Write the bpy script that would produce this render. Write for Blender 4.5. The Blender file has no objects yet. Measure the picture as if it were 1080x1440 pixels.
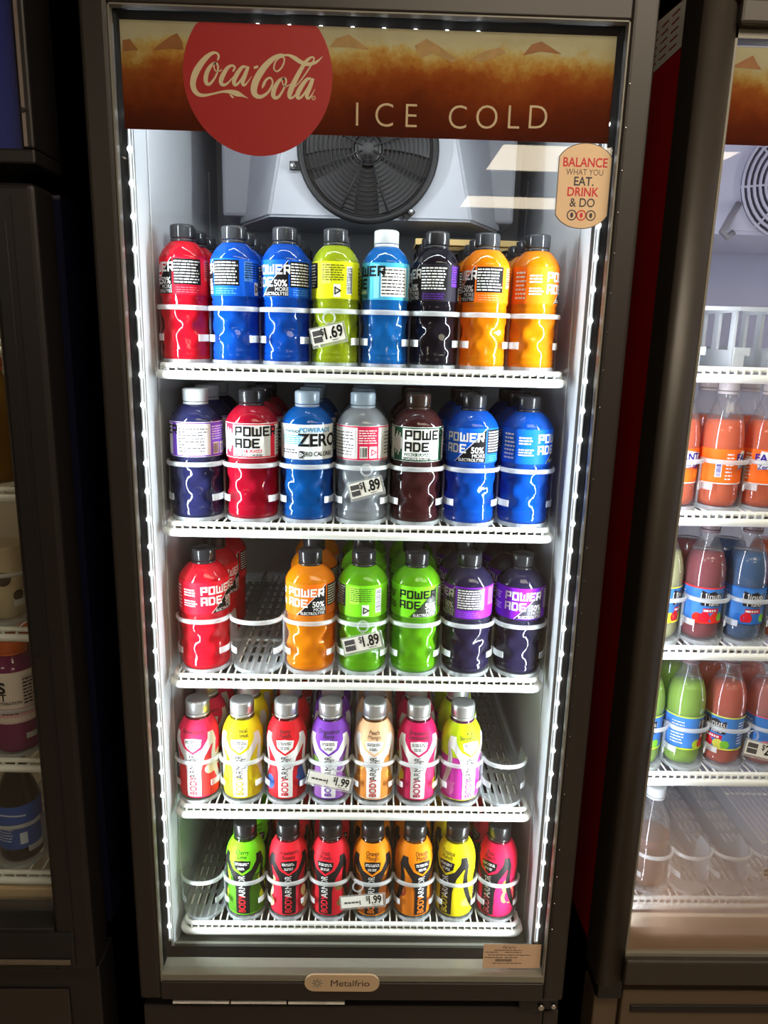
import bpy, bmesh, math, random
from mathutils import Matrix, Vector
random.seed(7)
PI = math.pi
C = bpy.context.scene.collection
SC = bpy.context.scene

# ------------------------------------------------------------------ camera
CAM = (0.01215, -1.03142, 1.02851)
PITCH, YAW, ROLL = 0.23460, 0.02268, 0.02533
cp, sp = math.cos(PITCH), math.sin(PITCH); cy, sy = math.cos(YAW), math.sin(YAW)
fw = Vector((sy * cp, cy * cp, -sp)); rt = Vector((cy, -sy, 0)); up = rt.cross(fw)
cr, sr = math.cos(ROLL), math.sin(ROLL)
R_ = cr * rt + sr * up; U_ = -sr * rt + cr * up
cam = bpy.data.cameras.new('camera'); cam_o = bpy.data.objects.new('camera', cam); C.objects.link(cam_o)
cam.sensor_fit = 'VERTICAL'; cam.sensor_height = 36.0; cam.lens = 1040.0 / 1440.0 * 36.0
cam.clip_start = 0.01; cam.clip_end = 60
M = Matrix((R_, U_, -fw)).transposed().to_4x4(); M.translation = Vector(CAM)
cam_o.matrix_world = M
SC.camera = cam_o

def aty(px, py, Y):
    """photo pixel (1080x1440) -> point on the vertical plane y = Y"""
    d = R_ * ((px - 540) / 1040.0) + U_ * ((720 - py) / 1040.0) + fw
    t = (Y - CAM[1]) / d.y
    return Vector(CAM) + d * t

# ------------------------------------------------------------------ world and lights
w = bpy.data.worlds.new('world'); SC.world = w; w.use_nodes = True
w.node_tree.nodes['Background'].inputs[0].default_value = (0.010, 0.009, 0.008, 1)
w.node_tree.nodes['Background'].inputs[1].default_value = 1.0
SC.view_settings.view_transform = 'Standard'; SC.view_settings.look = 'None'
SC.view_settings.gamma = 1.0; SC.view_settings.use_curve_mapping = False
SC.view_settings.exposure = 0.0
SC.cycles.transparent_max_bounces = 32
SC.cycles.max_bounces = 8
SC.cycles.caustics_reflective = False; SC.cycles.caustics_refractive = False
SC.cycles.sample_clamp_indirect = 4.0

def area(name, loc, direction, sx, sz, power, col, spread=180):
    l = bpy.data.lights.new(name, 'AREA'); l.shape = 'RECTANGLE'; l.size = sx; l.size_y = sz
    l.energy = power; l.color = col; l.spread = math.radians(spread)
    o = bpy.data.objects.new(name, l); C.objects.link(o); o.location = loc
    o.rotation_euler = Vector(direction).to_track_quat('-Z', 'Y').to_euler()
    return o
LEDC = (0.90, 0.96, 1.0)
# LED strips of the middle cooler: both stiles and behind the header, facing into the cabinet
area('led_light_left', (-0.3045, 0.0345, 0.68), (0.97, 0.24, 0), 0.010, 1.32, 5.0, LEDC, 114)
area('led_light_right', (0.3125, 0.0345, 0.68), (-0.97, 0.24, 0), 0.010, 1.32, 5.0, LEDC, 114)
area('led_light_top', (0, 0.036, 1.398), (0, 0.25, -0.97), 0.56, 0.012, 1.0, LEDC)
# right cooler: LED strips on its stiles; left cooler: one weak warm tube
area('led_light_right_cooler', (0.468, 0.036, 0.68), (0.8, 0.6, 0), 0.012, 1.30, 2.2, (0.90, 0.90, 1.0))
area('led_light_right_cooler_far', (1.086, 0.036, 0.68), (-0.8, 0.6, 0), 0.012, 1.30, 2.2, (0.90, 0.90, 1.0))
area('tube_light_left_cooler', (-0.75, 0.06, 1.12), (0, 0.5, -0.85), 0.5, 0.02, 0.35, (1.0, 0.80, 0.55))

# ------------------------------------------------------------------ materials
def lin(c):
    return tuple(((x / 255) / 12.92 if x / 255 <= 0.04045 else ((x / 255 + 0.055) / 1.055) ** 2.4) for x in c)
MATS = {}
def _new(name):
    m = bpy.data.materials.new(name); m.use_nodes = True
    nt = m.node_tree; nt.nodes.clear()
    out = nt.nodes.new('ShaderNodeOutputMaterial')
    return m, nt, out
def mat(name, rgb, rough=0.45, metal=0.0, var=0.06, scale=40.0, spec=0.5, bump=0.0, coat=0.0):
    """plain surface with a little procedural variation; rgb is sRGB 0-255"""
    if name in MATS: return MATS[name]
    m, nt, out = _new(name)
    b = nt.nodes.new('ShaderNodeBsdfPrincipled'); nt.links.new(b.outputs[0], out.inputs[0])
    c = lin(rgb)
    tc = nt.nodes.new('ShaderNodeTexCoord'); n = nt.nodes.new('ShaderNodeTexNoise')
    n.inputs['Scale'].default_value = scale; n.inputs['Detail'].default_value = 3
    nt.links.new(tc.outputs['Object'], n.inputs['Vector'])
    mx = nt.nodes.new('ShaderNodeMix'); mx.data_type = 'RGBA'
    mx.inputs[6].default_value = tuple(x * (1 - var) for x in c) + (1,)
    mx.inputs[7].default_value = tuple(min(1, x * (1 + var)) for x in c) + (1,)
    nt.links.new(n.outputs['Fac'], mx.inputs[0]); nt.links.new(mx.outputs[2], b.inputs['Base Color'])
    b.inputs['Roughness'].default_value = rough; b.inputs['Metallic'].default_value = metal
    b.inputs['Specular IOR Level'].default_value = spec; b.inputs['Coat Weight'].default_value = coat
    if bump:
        bp = nt.nodes.new('ShaderNodeBump'); bp.inputs['Strength'].default_value = bump; bp.inputs['Distance'].default_value = 0.002
        nt.links.new(n.outputs['Fac'], bp.inputs['Height']); nt.links.new(bp.outputs[0], b.inputs['Normal'])
    MATS[name] = m; return m
def emit(name, rgb, s, sampled=False):
    if name in MATS: return MATS[name]
    m, nt, out = _new(name); e = nt.nodes.new('ShaderNodeEmission'); nt.links.new(e.outputs[0], out.inputs[0])
    e.inputs[0].default_value = lin(rgb) + (1,); e.inputs[1].default_value = s
    if not sampled: m.cycles.emission_sampling = 'NONE'
    MATS[name] = m; return m
def fresnel(nt, ior):
    """fresnel that is the same from both sides of a thin wall (no total reflection when leaving it)"""
    g = nt.nodes.new('ShaderNodeNewGeometry'); f = nt.nodes.new('ShaderNodeFresnel')
    a = nt.nodes.new('ShaderNodeMapRange'); a.inputs[3].default_value = ior; a.inputs[4].default_value = 1.0 / ior
    nt.links.new(g.outputs['Backfacing'], a.inputs[0]); nt.links.new(a.outputs[0], f.inputs[0]); return f
def glass(name, tint=(0.96, 0.98, 0.97), ior=1.5, painted_haze=None):
    if name in MATS: return MATS[name]
    m, nt, out = _new(name); L = nt.links
    tr = nt.nodes.new('ShaderNodeBsdfTransparent'); tr.inputs[0].default_value = tint + (1,)
    gl = nt.nodes.new('ShaderNodeBsdfGlossy'); gl.inputs['Roughness'].default_value = 0.01
    fr = fresnel(nt, ior)
    mx = nt.nodes.new('ShaderNodeMixShader'); L.new(fr.outputs[0], mx.inputs[0]); L.new(tr.outputs[0], mx.inputs[1]); L.new(gl.outputs[0], mx.inputs[2])
    last = mx
    if painted_haze:   # warm reflection painted into the lower pane: z range, amount, colour
        z0, z1, amt, fc = painted_haze
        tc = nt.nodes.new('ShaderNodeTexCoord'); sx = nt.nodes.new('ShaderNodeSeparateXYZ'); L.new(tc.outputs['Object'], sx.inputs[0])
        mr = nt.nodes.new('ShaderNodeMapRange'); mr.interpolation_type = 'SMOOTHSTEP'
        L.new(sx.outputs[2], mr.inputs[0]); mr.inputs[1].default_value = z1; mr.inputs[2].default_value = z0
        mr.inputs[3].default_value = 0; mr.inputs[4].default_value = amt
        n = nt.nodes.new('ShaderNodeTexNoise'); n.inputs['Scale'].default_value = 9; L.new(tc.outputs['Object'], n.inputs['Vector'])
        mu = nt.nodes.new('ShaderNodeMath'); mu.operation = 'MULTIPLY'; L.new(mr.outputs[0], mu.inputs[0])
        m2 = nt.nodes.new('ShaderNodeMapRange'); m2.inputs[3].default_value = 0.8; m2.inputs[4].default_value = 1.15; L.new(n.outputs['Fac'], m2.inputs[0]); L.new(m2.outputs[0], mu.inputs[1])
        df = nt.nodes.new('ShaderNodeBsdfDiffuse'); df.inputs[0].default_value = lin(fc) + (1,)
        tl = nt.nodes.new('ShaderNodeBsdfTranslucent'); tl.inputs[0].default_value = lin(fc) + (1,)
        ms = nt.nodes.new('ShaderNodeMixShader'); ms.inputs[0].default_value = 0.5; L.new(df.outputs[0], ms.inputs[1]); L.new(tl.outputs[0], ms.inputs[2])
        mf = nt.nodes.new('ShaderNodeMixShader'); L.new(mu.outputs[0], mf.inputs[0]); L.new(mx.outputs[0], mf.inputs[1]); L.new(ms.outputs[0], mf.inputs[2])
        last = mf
    L.new(last.outputs[0], out.inputs[0]); MATS[name] = m; return m
def clear_mix(name, rgb, transp, transl=0.4, rough=0.08, tint=None, gloss_ior=1.45, bump=0.0):
    """see-through plastic or drink: diffuse + translucent body, part transparent, glossy skin by fresnel"""
    if name in MATS: return MATS[name]
    m, nt, out = _new(name); L = nt.links; c = lin(rgb) + (1,)
    df = nt.nodes.new('ShaderNodeBsdfDiffuse'); df.inputs[0].default_value = c
    tl = nt.nodes.new('ShaderNodeBsdfTranslucent'); tl.inputs[0].default_value = c
    a = nt.nodes.new('ShaderNodeMixShader'); a.inputs[0].default_value = transl; L.new(df.outputs[0], a.inputs[1]); L.new(tl.outputs[0], a.inputs[2])
    tr = nt.nodes.new('ShaderNodeBsdfTransparent'); tr.inputs[0].default_value = (lin(tint) if tint else lin(rgb)) + (1,)
    b = nt.nodes.new('ShaderNodeMixShader'); b.inputs[0].default_value = transp; L.new(a.outputs[0], b.inputs[1]); L.new(tr.outputs[0], b.inputs[2])
    gl = nt.nodes.new('ShaderNodeBsdfGlossy'); gl.inputs['Roughness'].default_value = rough
    fr = fresnel(nt, gloss_ior)
    d = nt.nodes.new('ShaderNodeMixShader'); L.new(fr.outputs[0], d.inputs[0]); L.new(b.outputs[0], d.inputs[1]); L.new(gl.outputs[0], d.inputs[2])
    if bump:
        tc = nt.nodes.new('ShaderNodeTexCoord'); n = nt.nodes.new('ShaderNodeTexNoise'); n.inputs['Scale'].default_value = 55
        L.new(tc.outputs['Object'], n.inputs['Vector'])
        bp = nt.nodes.new('ShaderNodeBump'); bp.inputs['Strength'].default_value = bump; bp.inputs['Distance'].default_value = 0.004
        L.new(n.outputs['Fac'], bp.inputs['Height']); L.new(bp.outputs[0], gl.inputs['Normal']); L.new(bp.outputs[0], fr.inputs['Normal'])
    L.new(d.outputs[0], out.inputs[0]); MATS[name] = m; return m
def cola_print(name, z0, z1):
    """printed header: pale glass top, wavy fizzing surface, red-brown cola below"""
    m, nt, out = _new(name); L = nt.links
    tc = nt.nodes.new('ShaderNodeTexCoord'); sx = nt.nodes.new('ShaderNodeSeparateXYZ'); L.new(tc.outputs['Object'], sx.inputs[0])
    n1 = nt.nodes.new('ShaderNodeTexNoise'); n1.inputs['Scale'].default_value = 11; n1.inputs['Detail'].default_value = 5; L.new(tc.outputs['Object'], n1.inputs['Vector'])
    n2 = nt.nodes.new('ShaderNodeTexNoise'); n2.inputs['Scale'].default_value = 60; n2.inputs['Detail'].default_value = 8; n2.inputs['Roughness'].default_value = 0.75; L.new(tc.outputs['Object'], n2.inputs['Vector'])
    mr = nt.nodes.new('ShaderNodeMapRange'); mr.inputs[1].default_value = z0; mr.inputs[2].default_value = z1; L.new(sx.outputs[2], mr.inputs[0])
    a1 = nt.nodes.new('ShaderNodeMath'); a1.operation = 'MULTIPLY_ADD'; L.new(n1.outputs['Fac'], a1.inputs[0]); a1.inputs[1].default_value = 0.55; L.new(mr.outputs[0], a1.inputs[2])
    a2 = nt.nodes.new('ShaderNodeMath'); a2.operation = 'MULTIPLY_ADD'; L.new(n2.outputs['Fac'], a2.inputs[0]); a2.inputs[1].default_value = 0.42; L.new(a1.outputs[0], a2.inputs[2])
    a3 = nt.nodes.new('ShaderNodeMath'); a3.operation = 'SUBTRACT'; L.new(a2.outputs[0], a3.inputs[0]); a3.inputs[1].default_value = 0.47
    cr_ = nt.nodes.new('ShaderNodeValToRGB'); L.new(a3.outputs[0], cr_.inputs[0]); e = cr_.color_ramp.elements
    e[0].position = 0.0; e[0].color = lin((88, 34, 26)) + (1,)
    e[1].position = 1.0; e[1].color = lin((205, 196, 168)) + (1,)
    for p, c in ((0.22, (108, 44, 28)), (0.42, (140, 64, 32)), (0.60, (164, 92, 44)), (0.71, (184, 138, 72)), (0.80, (196, 172, 116)), (0.87, (198, 188, 158))):
        k = e.new(p); k.color = lin(c) + (1,)
    df = nt.nodes.new('ShaderNodeBsdfDiffuse'); tl = nt.nodes.new('ShaderNodeBsdfTranslucent')
    L.new(cr_.outputs[0], df.inputs[0]); L.new(cr_.outputs[0], tl.inputs[0])
    ms = nt.nodes.new('ShaderNodeMixShader'); ms.inputs[0].default_value = 0.35; L.new(df.outputs[0], ms.inputs[1]); L.new(tl.outputs[0], ms.inputs[2])
    L.new(ms.outputs[0], out.inputs[0]); return m

WHITE = mat('white_coated_wire', (232, 234, 230), 0.35)
LINER = mat('cabinet_liner', (205, 209, 215), 0.45, var=0.03, scale=6)
LINERW = mat('cabinet_liner_cream', (214, 204, 188), 0.5, var=0.03, scale=6)
FRAME = mat('dark_door_frame', (40, 36, 34), 0.42, var=0.10, scale=20)
FRAMED = mat('darker_door_frame', (24, 21, 21), 0.45, var=0.10, scale=20)
BLACK = mat('black_plastic', (18, 18, 20), 0.45)
GASKET = mat('black_gasket', (12, 12, 13), 0.6)
BEAD = mat('grey_glazing_bead', (120, 118, 108), 0.4)
BEADD = mat('dark_inner_bead', (12, 12, 12), 0.9, spec=.03)
STEEL = mat('bright_steel', (190, 190, 192), 0.25, metal=1.0)
ALU = mat('led_channel', (215, 218, 220), 0.3)
RED = mat('red_cabinet_paint', (200, 20, 30), 0.35)
NAVY = mat('navy_cabinet_paint', (14, 16, 42), 0.4)
PANE = glass('door_glass')
TRAY = clear_mix('frosted_tray_plastic', (226, 232, 236), 0.62, 0.45, 0.25, tint=(246, 248, 250))
TRAYR = clear_mix('frosted_rail_plastic', (236, 240, 242), 0.44, 0.45, 0.25, tint=(246, 248, 250))
CLEARP = clear_mix('clear_tag_holder', (235, 238, 238), 0.72, 0.4, 0.12, tint=(250, 250, 250))
PAPER = mat('white_paper', (238, 238, 234), 0.6, var=0.02)
INK = mat('black_ink', (26, 26, 28), 0.6, var=0.0, spec=.05)
GREYINK = mat('grey_ink', (80, 78, 82), 0.6, var=0.0, spec=.05)
PWHITE = mat('label_white', (232, 232, 232), 0.5, var=0.01, spec=.06)

# ------------------------------------------------------------------ mesh helpers
def add_box(bm, lo, hi, bevel=0.0, seg=2, mi=0):
    lo = Vector(lo); hi = Vector(hi)
    t = bmesh.new(); bmesh.ops.create_cube(t, size=1.0)
    for v in t.verts:
        v.co = Vector(((lo.x + hi.x) / 2 + v.co.x * (hi.x - lo.x), (lo.y + hi.y) / 2 + v.co.y * (hi.y - lo.y), (lo.z + hi.z) / 2 + v.co.z * (hi.z - lo.z)))
    if bevel: bmesh.ops.bevel(t, geom=t.edges[:], offset=bevel, segments=seg, profile=0.5, affect='EDGES')
    merge(bm, t, mi)
def merge(bm, t, mi=None, fn=None, smooth=None):
    t.verts.ensure_lookup_table(); t.verts.index_update()
    vs = [bm.verts.new(fn(v.co) if fn else v.co) for v in t.verts]
    for f in t.faces:
        try: nf = bm.faces.new([vs[v.index] for v in f.verts])
        except ValueError: continue
        nf.material_index = f.material_index if mi is None else mi
        nf.smooth = f.smooth if smooth is None else smooth
    t.free()
def add_tube(bm, pts, r, n=8, mi=0, closed=False, caps=True):
    pts = [Vector(p) for p in pts]; rings = []; N = len(pts)
    rr = r if isinstance(r, (list, tuple)) else [r] * N
    nrm = None
    for i, p in enumerate(pts):
        a = pts[i - 1] if (i > 0 or closed) else p; b = pts[(i + 1) % N] if (i < N - 1 or closed) else p
        t = (b - a).normalized()
        if nrm is None:
            nrm = t.cross(Vector((0, 0, 1)));
            if nrm.length < 1e-3: nrm = t.cross(Vector((0, 1, 0)))
            nrm.normalize()
        nrm = (nrm - t * nrm.dot(t)).normalized(); bn = t.cross(nrm)
        rings.append([bm.verts.new(p + (nrm * math.cos(2 * PI * k / n) + bn * math.sin(2 * PI * k / n)) * rr[i]) for k in range(n)])
    for i in range(N if closed else N - 1):
        A = rings[i]; B = rings[(i + 1) % N]
        for k in range(n):
            f = bm.faces.new((A[k], A[(k + 1) % n], B[(k + 1) % n], B[k])); f.smooth = True; f.material_index = mi
    if caps and not closed:
        bm.faces.new(rings[0][::-1]).material_index = mi; bm.faces.new(rings[-1]).material_index = mi
def add_sweep(bm, pts, sec, mi=0, smooth=False):
    """sweep a closed section (n, z) along a horizontal path; n points to the right of travel"""
    pts = [Vector(p) for p in pts]; rings = []; N = len(pts)
    for i, p in enumerate(pts):
        a = pts[max(i - 1, 0)]; b = pts[min(i + 1, N - 1)]; t = (b - a); t.z = 0; t.normalize()
        nr = Vector((t.y, -t.x, 0))
        rings.append([bm.verts.new(p + nr * q[0] + Vector((0, 0, q[1]))) for q in sec])
    n = len(sec)
    for i in range(N - 1):
        for k in range(n):
            f = bm.faces.new((rings[i][k], rings[i][(k + 1) % n], rings[i + 1][(k + 1) % n], rings[i + 1][k])); f.material_index = mi; f.smooth = smooth
    bm.faces.new(rings[0][::-1]).material_index = mi; bm.faces.new(rings[-1]).material_index = mi
def add_lathe(bm, prof, n=32, mi=0, rfun=None, cx=0, cy_=0, cap=True, smooth=True):
    rings = []
    for r, z in prof:
        ring = []
        for k in range(n):
            a = 2 * PI * k / n; q = rfun(a, r, z) if rfun else r
            ring.append(bm.verts.new((cx + q * math.sin(a), cy_ - q * math.cos(a), z)))
        rings.append(ring)
    for A, B in zip(rings, rings[1:]):
        for k in range(n):
            f = bm.faces.new((A[k], A[(k + 1) % n], B[(k + 1) % n], B[k])); f.smooth = smooth; f.material_index = mi
    if cap:
        bm.faces.new(rings[0][::-1]).material_index = mi; bm.faces.new(rings[-1]).material_index = mi
def add_prism(bm, poly, axis, a0, a1, mi=0):
    """extrude a 2D polygon: axis 'x' -> (y,z), 'y' -> (x,z), 'z' -> (x,y)"""
    def P(p, a): return {'x': (a, p[0], p[1]), 'y': (p[0], a, p[1]), 'z': (p[0], p[1], a)}[axis]
    A = [bm.verts.new(P(p, a0)) for p in poly]; B = [bm.verts.new(P(p, a1)) for p in poly]; n = len(poly)
    for k in range(n): bm.faces.new((A[k], A[(k + 1) % n], B[(k + 1) % n], B[k])).material_index = mi
    bm.faces.new(A[::-1]).material_index = mi; bm.faces.new(B).material_index = mi
def mk(name, bm, mats):
    me = bpy.data.meshes.new(name); bm.to_mesh(me); bm.free()
    for m in (mats if isinstance(mats, (list, tuple)) else [mats]): me.materials.append(m)
    return me
def obj(name, me, parent=None, loc=(0, 0, 0), rz=0.0, rot=None, label=None):
    o = bpy.data.objects.new(name, me); C.objects.link(o); o.location = loc
    o.rotation_euler = rot if rot else (0, 0, rz)
    if parent: o.parent = parent
    if label: o['label'] = label
    return o
def thing(name, label, cat, loc=(0, 0, 0), rz=0.0, group=None, rot=None, me=None):
    o = bpy.data.objects.new(name, me); C.objects.link(o); o.location = loc; o.rotation_euler = rot if rot else (0, 0, rz)
    if me is None: o.empty_display_size = 0.02
    o['label'] = label; o['category'] = cat
    if group: o['group'] = group
    return o
def boxes(name, lst, m, bevel=0.0, seg=2):
    bm = bmesh.new()
    for lo, hi in lst: add_box(bm, lo, hi, bevel, seg)
    return mk(name, bm, m)
def struct(name, me, loc=(0, 0, 0)):
    o = obj(name, me, None, loc); o['kind'] = 'structure'; return o

# ------------------------------------------------------------------ flat print (pieces are (verts2d, faces))
_txt = {}
def text(body, size, x=0, y=0, sx=1.0, align='C', bold=0.0, vert=False):
    if 'M' in body and bold > 0: bold = 0.0        # offsetting this letter folds its outline
    k = (body, bold)
    if k not in _txt:
        c = bpy.data.curves.new('t', 'FONT'); c.body = body; c.offset = bold; c.resolution_u = 4
        o = bpy.data.objects.new('t', c); m = o.to_mesh()
        V = [(v.co.x, v.co.y) for v in m.vertices]; F = [tuple(p.vertices) for p in m.polygons]
        o.to_mesh_clear(); bpy.data.objects.remove(o); bpy.data.curves.remove(c); _txt[k] = (V, F)
    V, F = _txt[k]
    if not V: return ([], [])
    x0 = min(v[0] for v in V); x1 = max(v[0] for v in V)
    ox = {'C': (x0 + x1) / 2, 'L': x0, 'R': x1}[align]
    W = [((v[0] - ox) * size * sx, v[1] * size) for v in V]
    if vert: W = [(-b, a) for a, b in W]
    return ([(a + x, b + y) for a, b in W], F)
def poly(pts): return (list(pts), [tuple(range(len(pts)))])
def rect(x0, x1, y0, y1): return poly([(x0, y0), (x1, y0), (x1, y1), (x0, y1)])
def disc(x, y, r, n=40, ry=None): return poly([(x + r * math.cos(2 * PI * k / n), y + (ry or r) * math.sin(2 * PI * k / n)) for k in range(n)])
def ring2(x, y, r0, r1, n=28):
    V = []; F = []
    for k in range(n):
        a = 2 * PI * k / n; V += [(x + r0 * math.cos(a), y + r0 * math.sin(a)), (x + r1 * math.cos(a), y + r1 * math.sin(a))]
    for k in range(n): j = (k + 1) % n; F.append((2 * k, 2 * k + 1, 2 * j + 1, 2 * j))
    return (V, F)
def join(*ps):
    V = []; F = []
    for v, f in ps:
        n = len(V); V += list(v); F += [tuple(i + n for i in q) for q in f]
    return (V, F)
def ribbon(pts, sub=6):
    """calligraphic stroke through (x, y, width) points"""
    P = [Vector(p) for p in pts]; Q = []
    for i in range(len(P) - 1):
        a = P[max(i - 1, 0)]; b = P[i]; c = P[i + 1]; d = P[min(i + 2, len(P) - 1)]
        for s in range(sub):
            t = s / sub
            Q.append(0.5 * ((2 * b) + (c - a) * t + (2 * a - 5 * b + 4 * c - d) * t * t + (3 * b - a - 3 * c + d) * t ** 3))
    Q.append(P[-1]); V = []; F = []
    for i, q in enumerate(Q):
        a = Q[max(i - 1, 0)]; b = Q[min(i + 1, len(Q) - 1)]; t = Vector((b.x - a.x, b.y - a.y))
        if t.length < 1e-9: t = Vector((1, 0))
        t.normalize(); wd = max(q.z, 0.5e-9) / 2
        V += [(q.x - t.y * wd, q.y + t.x * wd), (q.x + t.y * wd, q.y - t.x * wd)]
    for i in range(len(Q) - 1): F.append((2 * i, 2 * i + 1, 2 * i + 3, 2 * i + 2))
    return (V, F)
GLY = {'P': [[(0, 0), (0, 1), (1, 1), (1, .42), (0, .42)]], 'O': [[(0, 0), (0, 1), (1, 1), (1, 0), (0, 0)]],
       'W': [[(0, 1), (0, 0), (1, 0), (1, 1)], [(.5, 0), (.5, .75)]], 'E': [[(1, 1), (0, 1), (0, 0), (1, 0)], [(0, .5), (.8, .5)]],
       'R': [[(0, 0), (0, 1), (1, 1), (1, .42), (0, .42)], [(.5, .42), (1, 0)]], 'A': [[(0, 0), (0, 1), (1, 1), (1, 0)], [(0, .4), (1, .4)]],
       'D': [[(0, 0), (0, 1), (.8, 1), (1, .8), (1, .2), (.8, 0), (0, 0)]]}
def block_word(word, x, y, h, wd=0.62, gap=0.30, t=0.20):
    """square-cut wordmark lettering; x,y is the lower left corner"""
    ps = []; T = t * h
    for ch in word:
        W = h * wd * (1.35 if ch == 'W' else 1.0)
        for st in GLY[ch]:
            q = [(x + T / 2 + a * (W - T * 0), y + T / 2 + b * (h - T)) for a, b in st]
            for (ax, ay), (bx, by) in zip(q, q[1:]):
                d = Vector((bx - ax, by - ay)); d.normalize(); n = Vector((-d.y, d.x)) * T / 2; e = d * T / 2 * (0.98 if abs(d.x * d.y) < 1e-6 else 0.3)
                ps.append(poly([(ax - e.x - n.x, ay - e.y - n.y), (bx + e.x - n.x, by + e.y - n.y), (bx + e.x + n.x, by + e.y + n.y), (ax - e.x + n.x, ay - e.y + n.y)]))
        x += W + T + h * gap * 0.45
    return join(*ps)
def small_print(x0, x1, y0, y1, rows, seed=0, fill=0.55):
    """rows of word-sized dashes: print too small to read"""
    rg = random.Random(seed); ps = []; dh = (y1 - y0) / rows
    for r in range(rows):
        yy = y0 + dh * (r + 0.5); x = x0
        end = x1 - (x1 - x0) * rg.random() * 0.15
        while x < end - 0.001:
            L = min(rg.uniform(0.0025, 0.008), end - x); ps.append(rect(x, x + L, yy - dh * fill / 2, yy + dh * fill / 2)); x += L + 0.0012
    return join(*ps)
def barcode(x0, x1, y0, y1, seed=1, across=False):
    rg = random.Random(seed); ps = []; p = y0 if across else x0; e = y1 if across else x1
    while p < e:
        q = p + rg.uniform(0.0004, 0.0011)
        ps.append(rect(x0, x1, p, min(q, e)) if across else rect(p, min(q, e), y0, y1)); p = q + rg.uniform(0.0004, 0.0010)
    return join(*ps)
def put(bm, piece, fn, mi=0, ds=None, dz=None):
    V, F = piece
    if not V: return
    t = bmesh.new(); vs = [t.verts.new((a, b, 0)) for a, b in V]
    for f in F:
        try: t.faces.new([vs[i] for i in f])
        except ValueError: pass
    ng = [f for f in t.faces if len(f.verts) > 4]
    if ng: bmesh.ops.triangulate(t, faces=ng)
    for step, ax in ((ds, 0), (dz, 1)):
        if not step: continue
        lo = min(v.co[ax] for v in t.verts); hi = max(v.co[ax] for v in t.verts)
        k = math.floor(lo / step) + 1
        while k * step < hi - 1e-7:
            co = [0, 0, 0]; co[ax] = k * step; no = [0, 0, 0]; no[ax] = 1
            bmesh.ops.bisect_plane(t, geom=t.verts[:] + t.edges[:] + t.faces[:], dist=1e-7, plane_co=co, plane_no=no); k += 1
    merge(bm, t, mi, lambda c: Vector(fn(c.x, c.y)), True)
def flat(y, ox=0, oz=0): return lambda s, z: (ox + s, y, oz + z)
def wrap(rf, off, R0, zc=0.0):
    """(arc length, height) -> point around the bottle; s = 0 faces -y"""
    def fn(s, z):
        a = s / R0; r = rf(z + zc) + off
        return (r * math.sin(a), -r * math.cos(a), z + zc)
    return fn
def interp(prof):
    P = sorted((z, r) for r, z in prof)
    def f(z):
        if z <= P[0][0]: return P[0][1]
        for (z0, r0), (z1, r1) in zip(P, P[1:]):
            if z <= z1: return r0 + (r1 - r0) * ((z - z0) / (z1 - z0) if z1 > z0 else 0)
        return P[-1][1]
    return f

# ------------------------------------------------------------------ the room
FLOOR, CEIL = -0.52, 1.98
struct('floor', boxes('floor', [((-2.6, -5.6, FLOOR - 0.05), (2.6, 1.1, FLOOR))], mat('floor_tile', (150, 132, 112), 0.35, var=0.12, scale=5)))
struct('ceiling', boxes('ceiling', [((-2.6, -5.6, CEIL), (2.6, 1.1, CEIL + 0.05))], mat('ceiling_tile', (190, 176, 156), 0.8, var=0.05)))
WALLM = mat('shop_wall', (96, 80, 66), 0.7, var=0.06, scale=3)
struct('wall_back', boxes('wall_back', [((-2.6, 1.1, FLOOR), (2.6, 1.15, CEIL))], WALLM))
struct('wall_front', boxes('wall_front', [((-2.6, -5.65, FLOOR), (2.6, -5.6, CEIL))], WALLM))
struct('wall_left', boxes('wall_left', [((-2.65, -5.6, FLOOR), (-2.6, 1.1, CEIL))], WALLM))
struct('wall_right', boxes('wall_right', [((2.6, -5.6, FLOOR), (2.65, 1.1, CEIL))], WALLM))
def troffer(x0, x1, y0, y1, label, s):
    t = thing('ceiling_light', label, 'ceiling light', ((x0 + x1) / 2, (y0 + y1) / 2, CEIL - 0.03), group='ceiling light panels')
    w2, d2 = (x1 - x0) / 2, (y1 - y0) / 2
    obj('diffuser', boxes('diffuser', [((-w2 + .02, -d2 + .02, 0.004), (w2 - .02, d2 - .02, 0.012))], emit('troffer_glow', (255, 236, 208), s, True)), t)
    obj('frame', boxes('frame', [((-w2, -d2, 0), (w2, -d2 + .02, .03)), ((-w2, d2 - .02, 0), (w2, d2, .03)), ((-w2, -d2, 0), (-w2 + .02, d2, .03)), ((w2 - .02, -d2, 0), (w2, d2, .03))], PAPER), t)
troffer(0.62, 1.84, -3.50, -2.88, 'glowing ceiling light panel over the aisle near the coolers', 11.0)
troffer(-2.45, -1.35, -3.50, -2.88, 'added fill light panel, unseen, over the dark end of the aisle', 11.0)  # added out of view to lift the door frames; no fixture known here
troffer(0.62, 1.84, -4.75, -4.25, 'glowing ceiling light panel farther down the aisle', 11.0)

troffer(-0.05, 1.75, -1.25, -0.65, 'added fill light panel, unseen, right in front of the coolers', 8.0)  # fill panel added outside the glass reflections to raise ambient light on the frames

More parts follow.
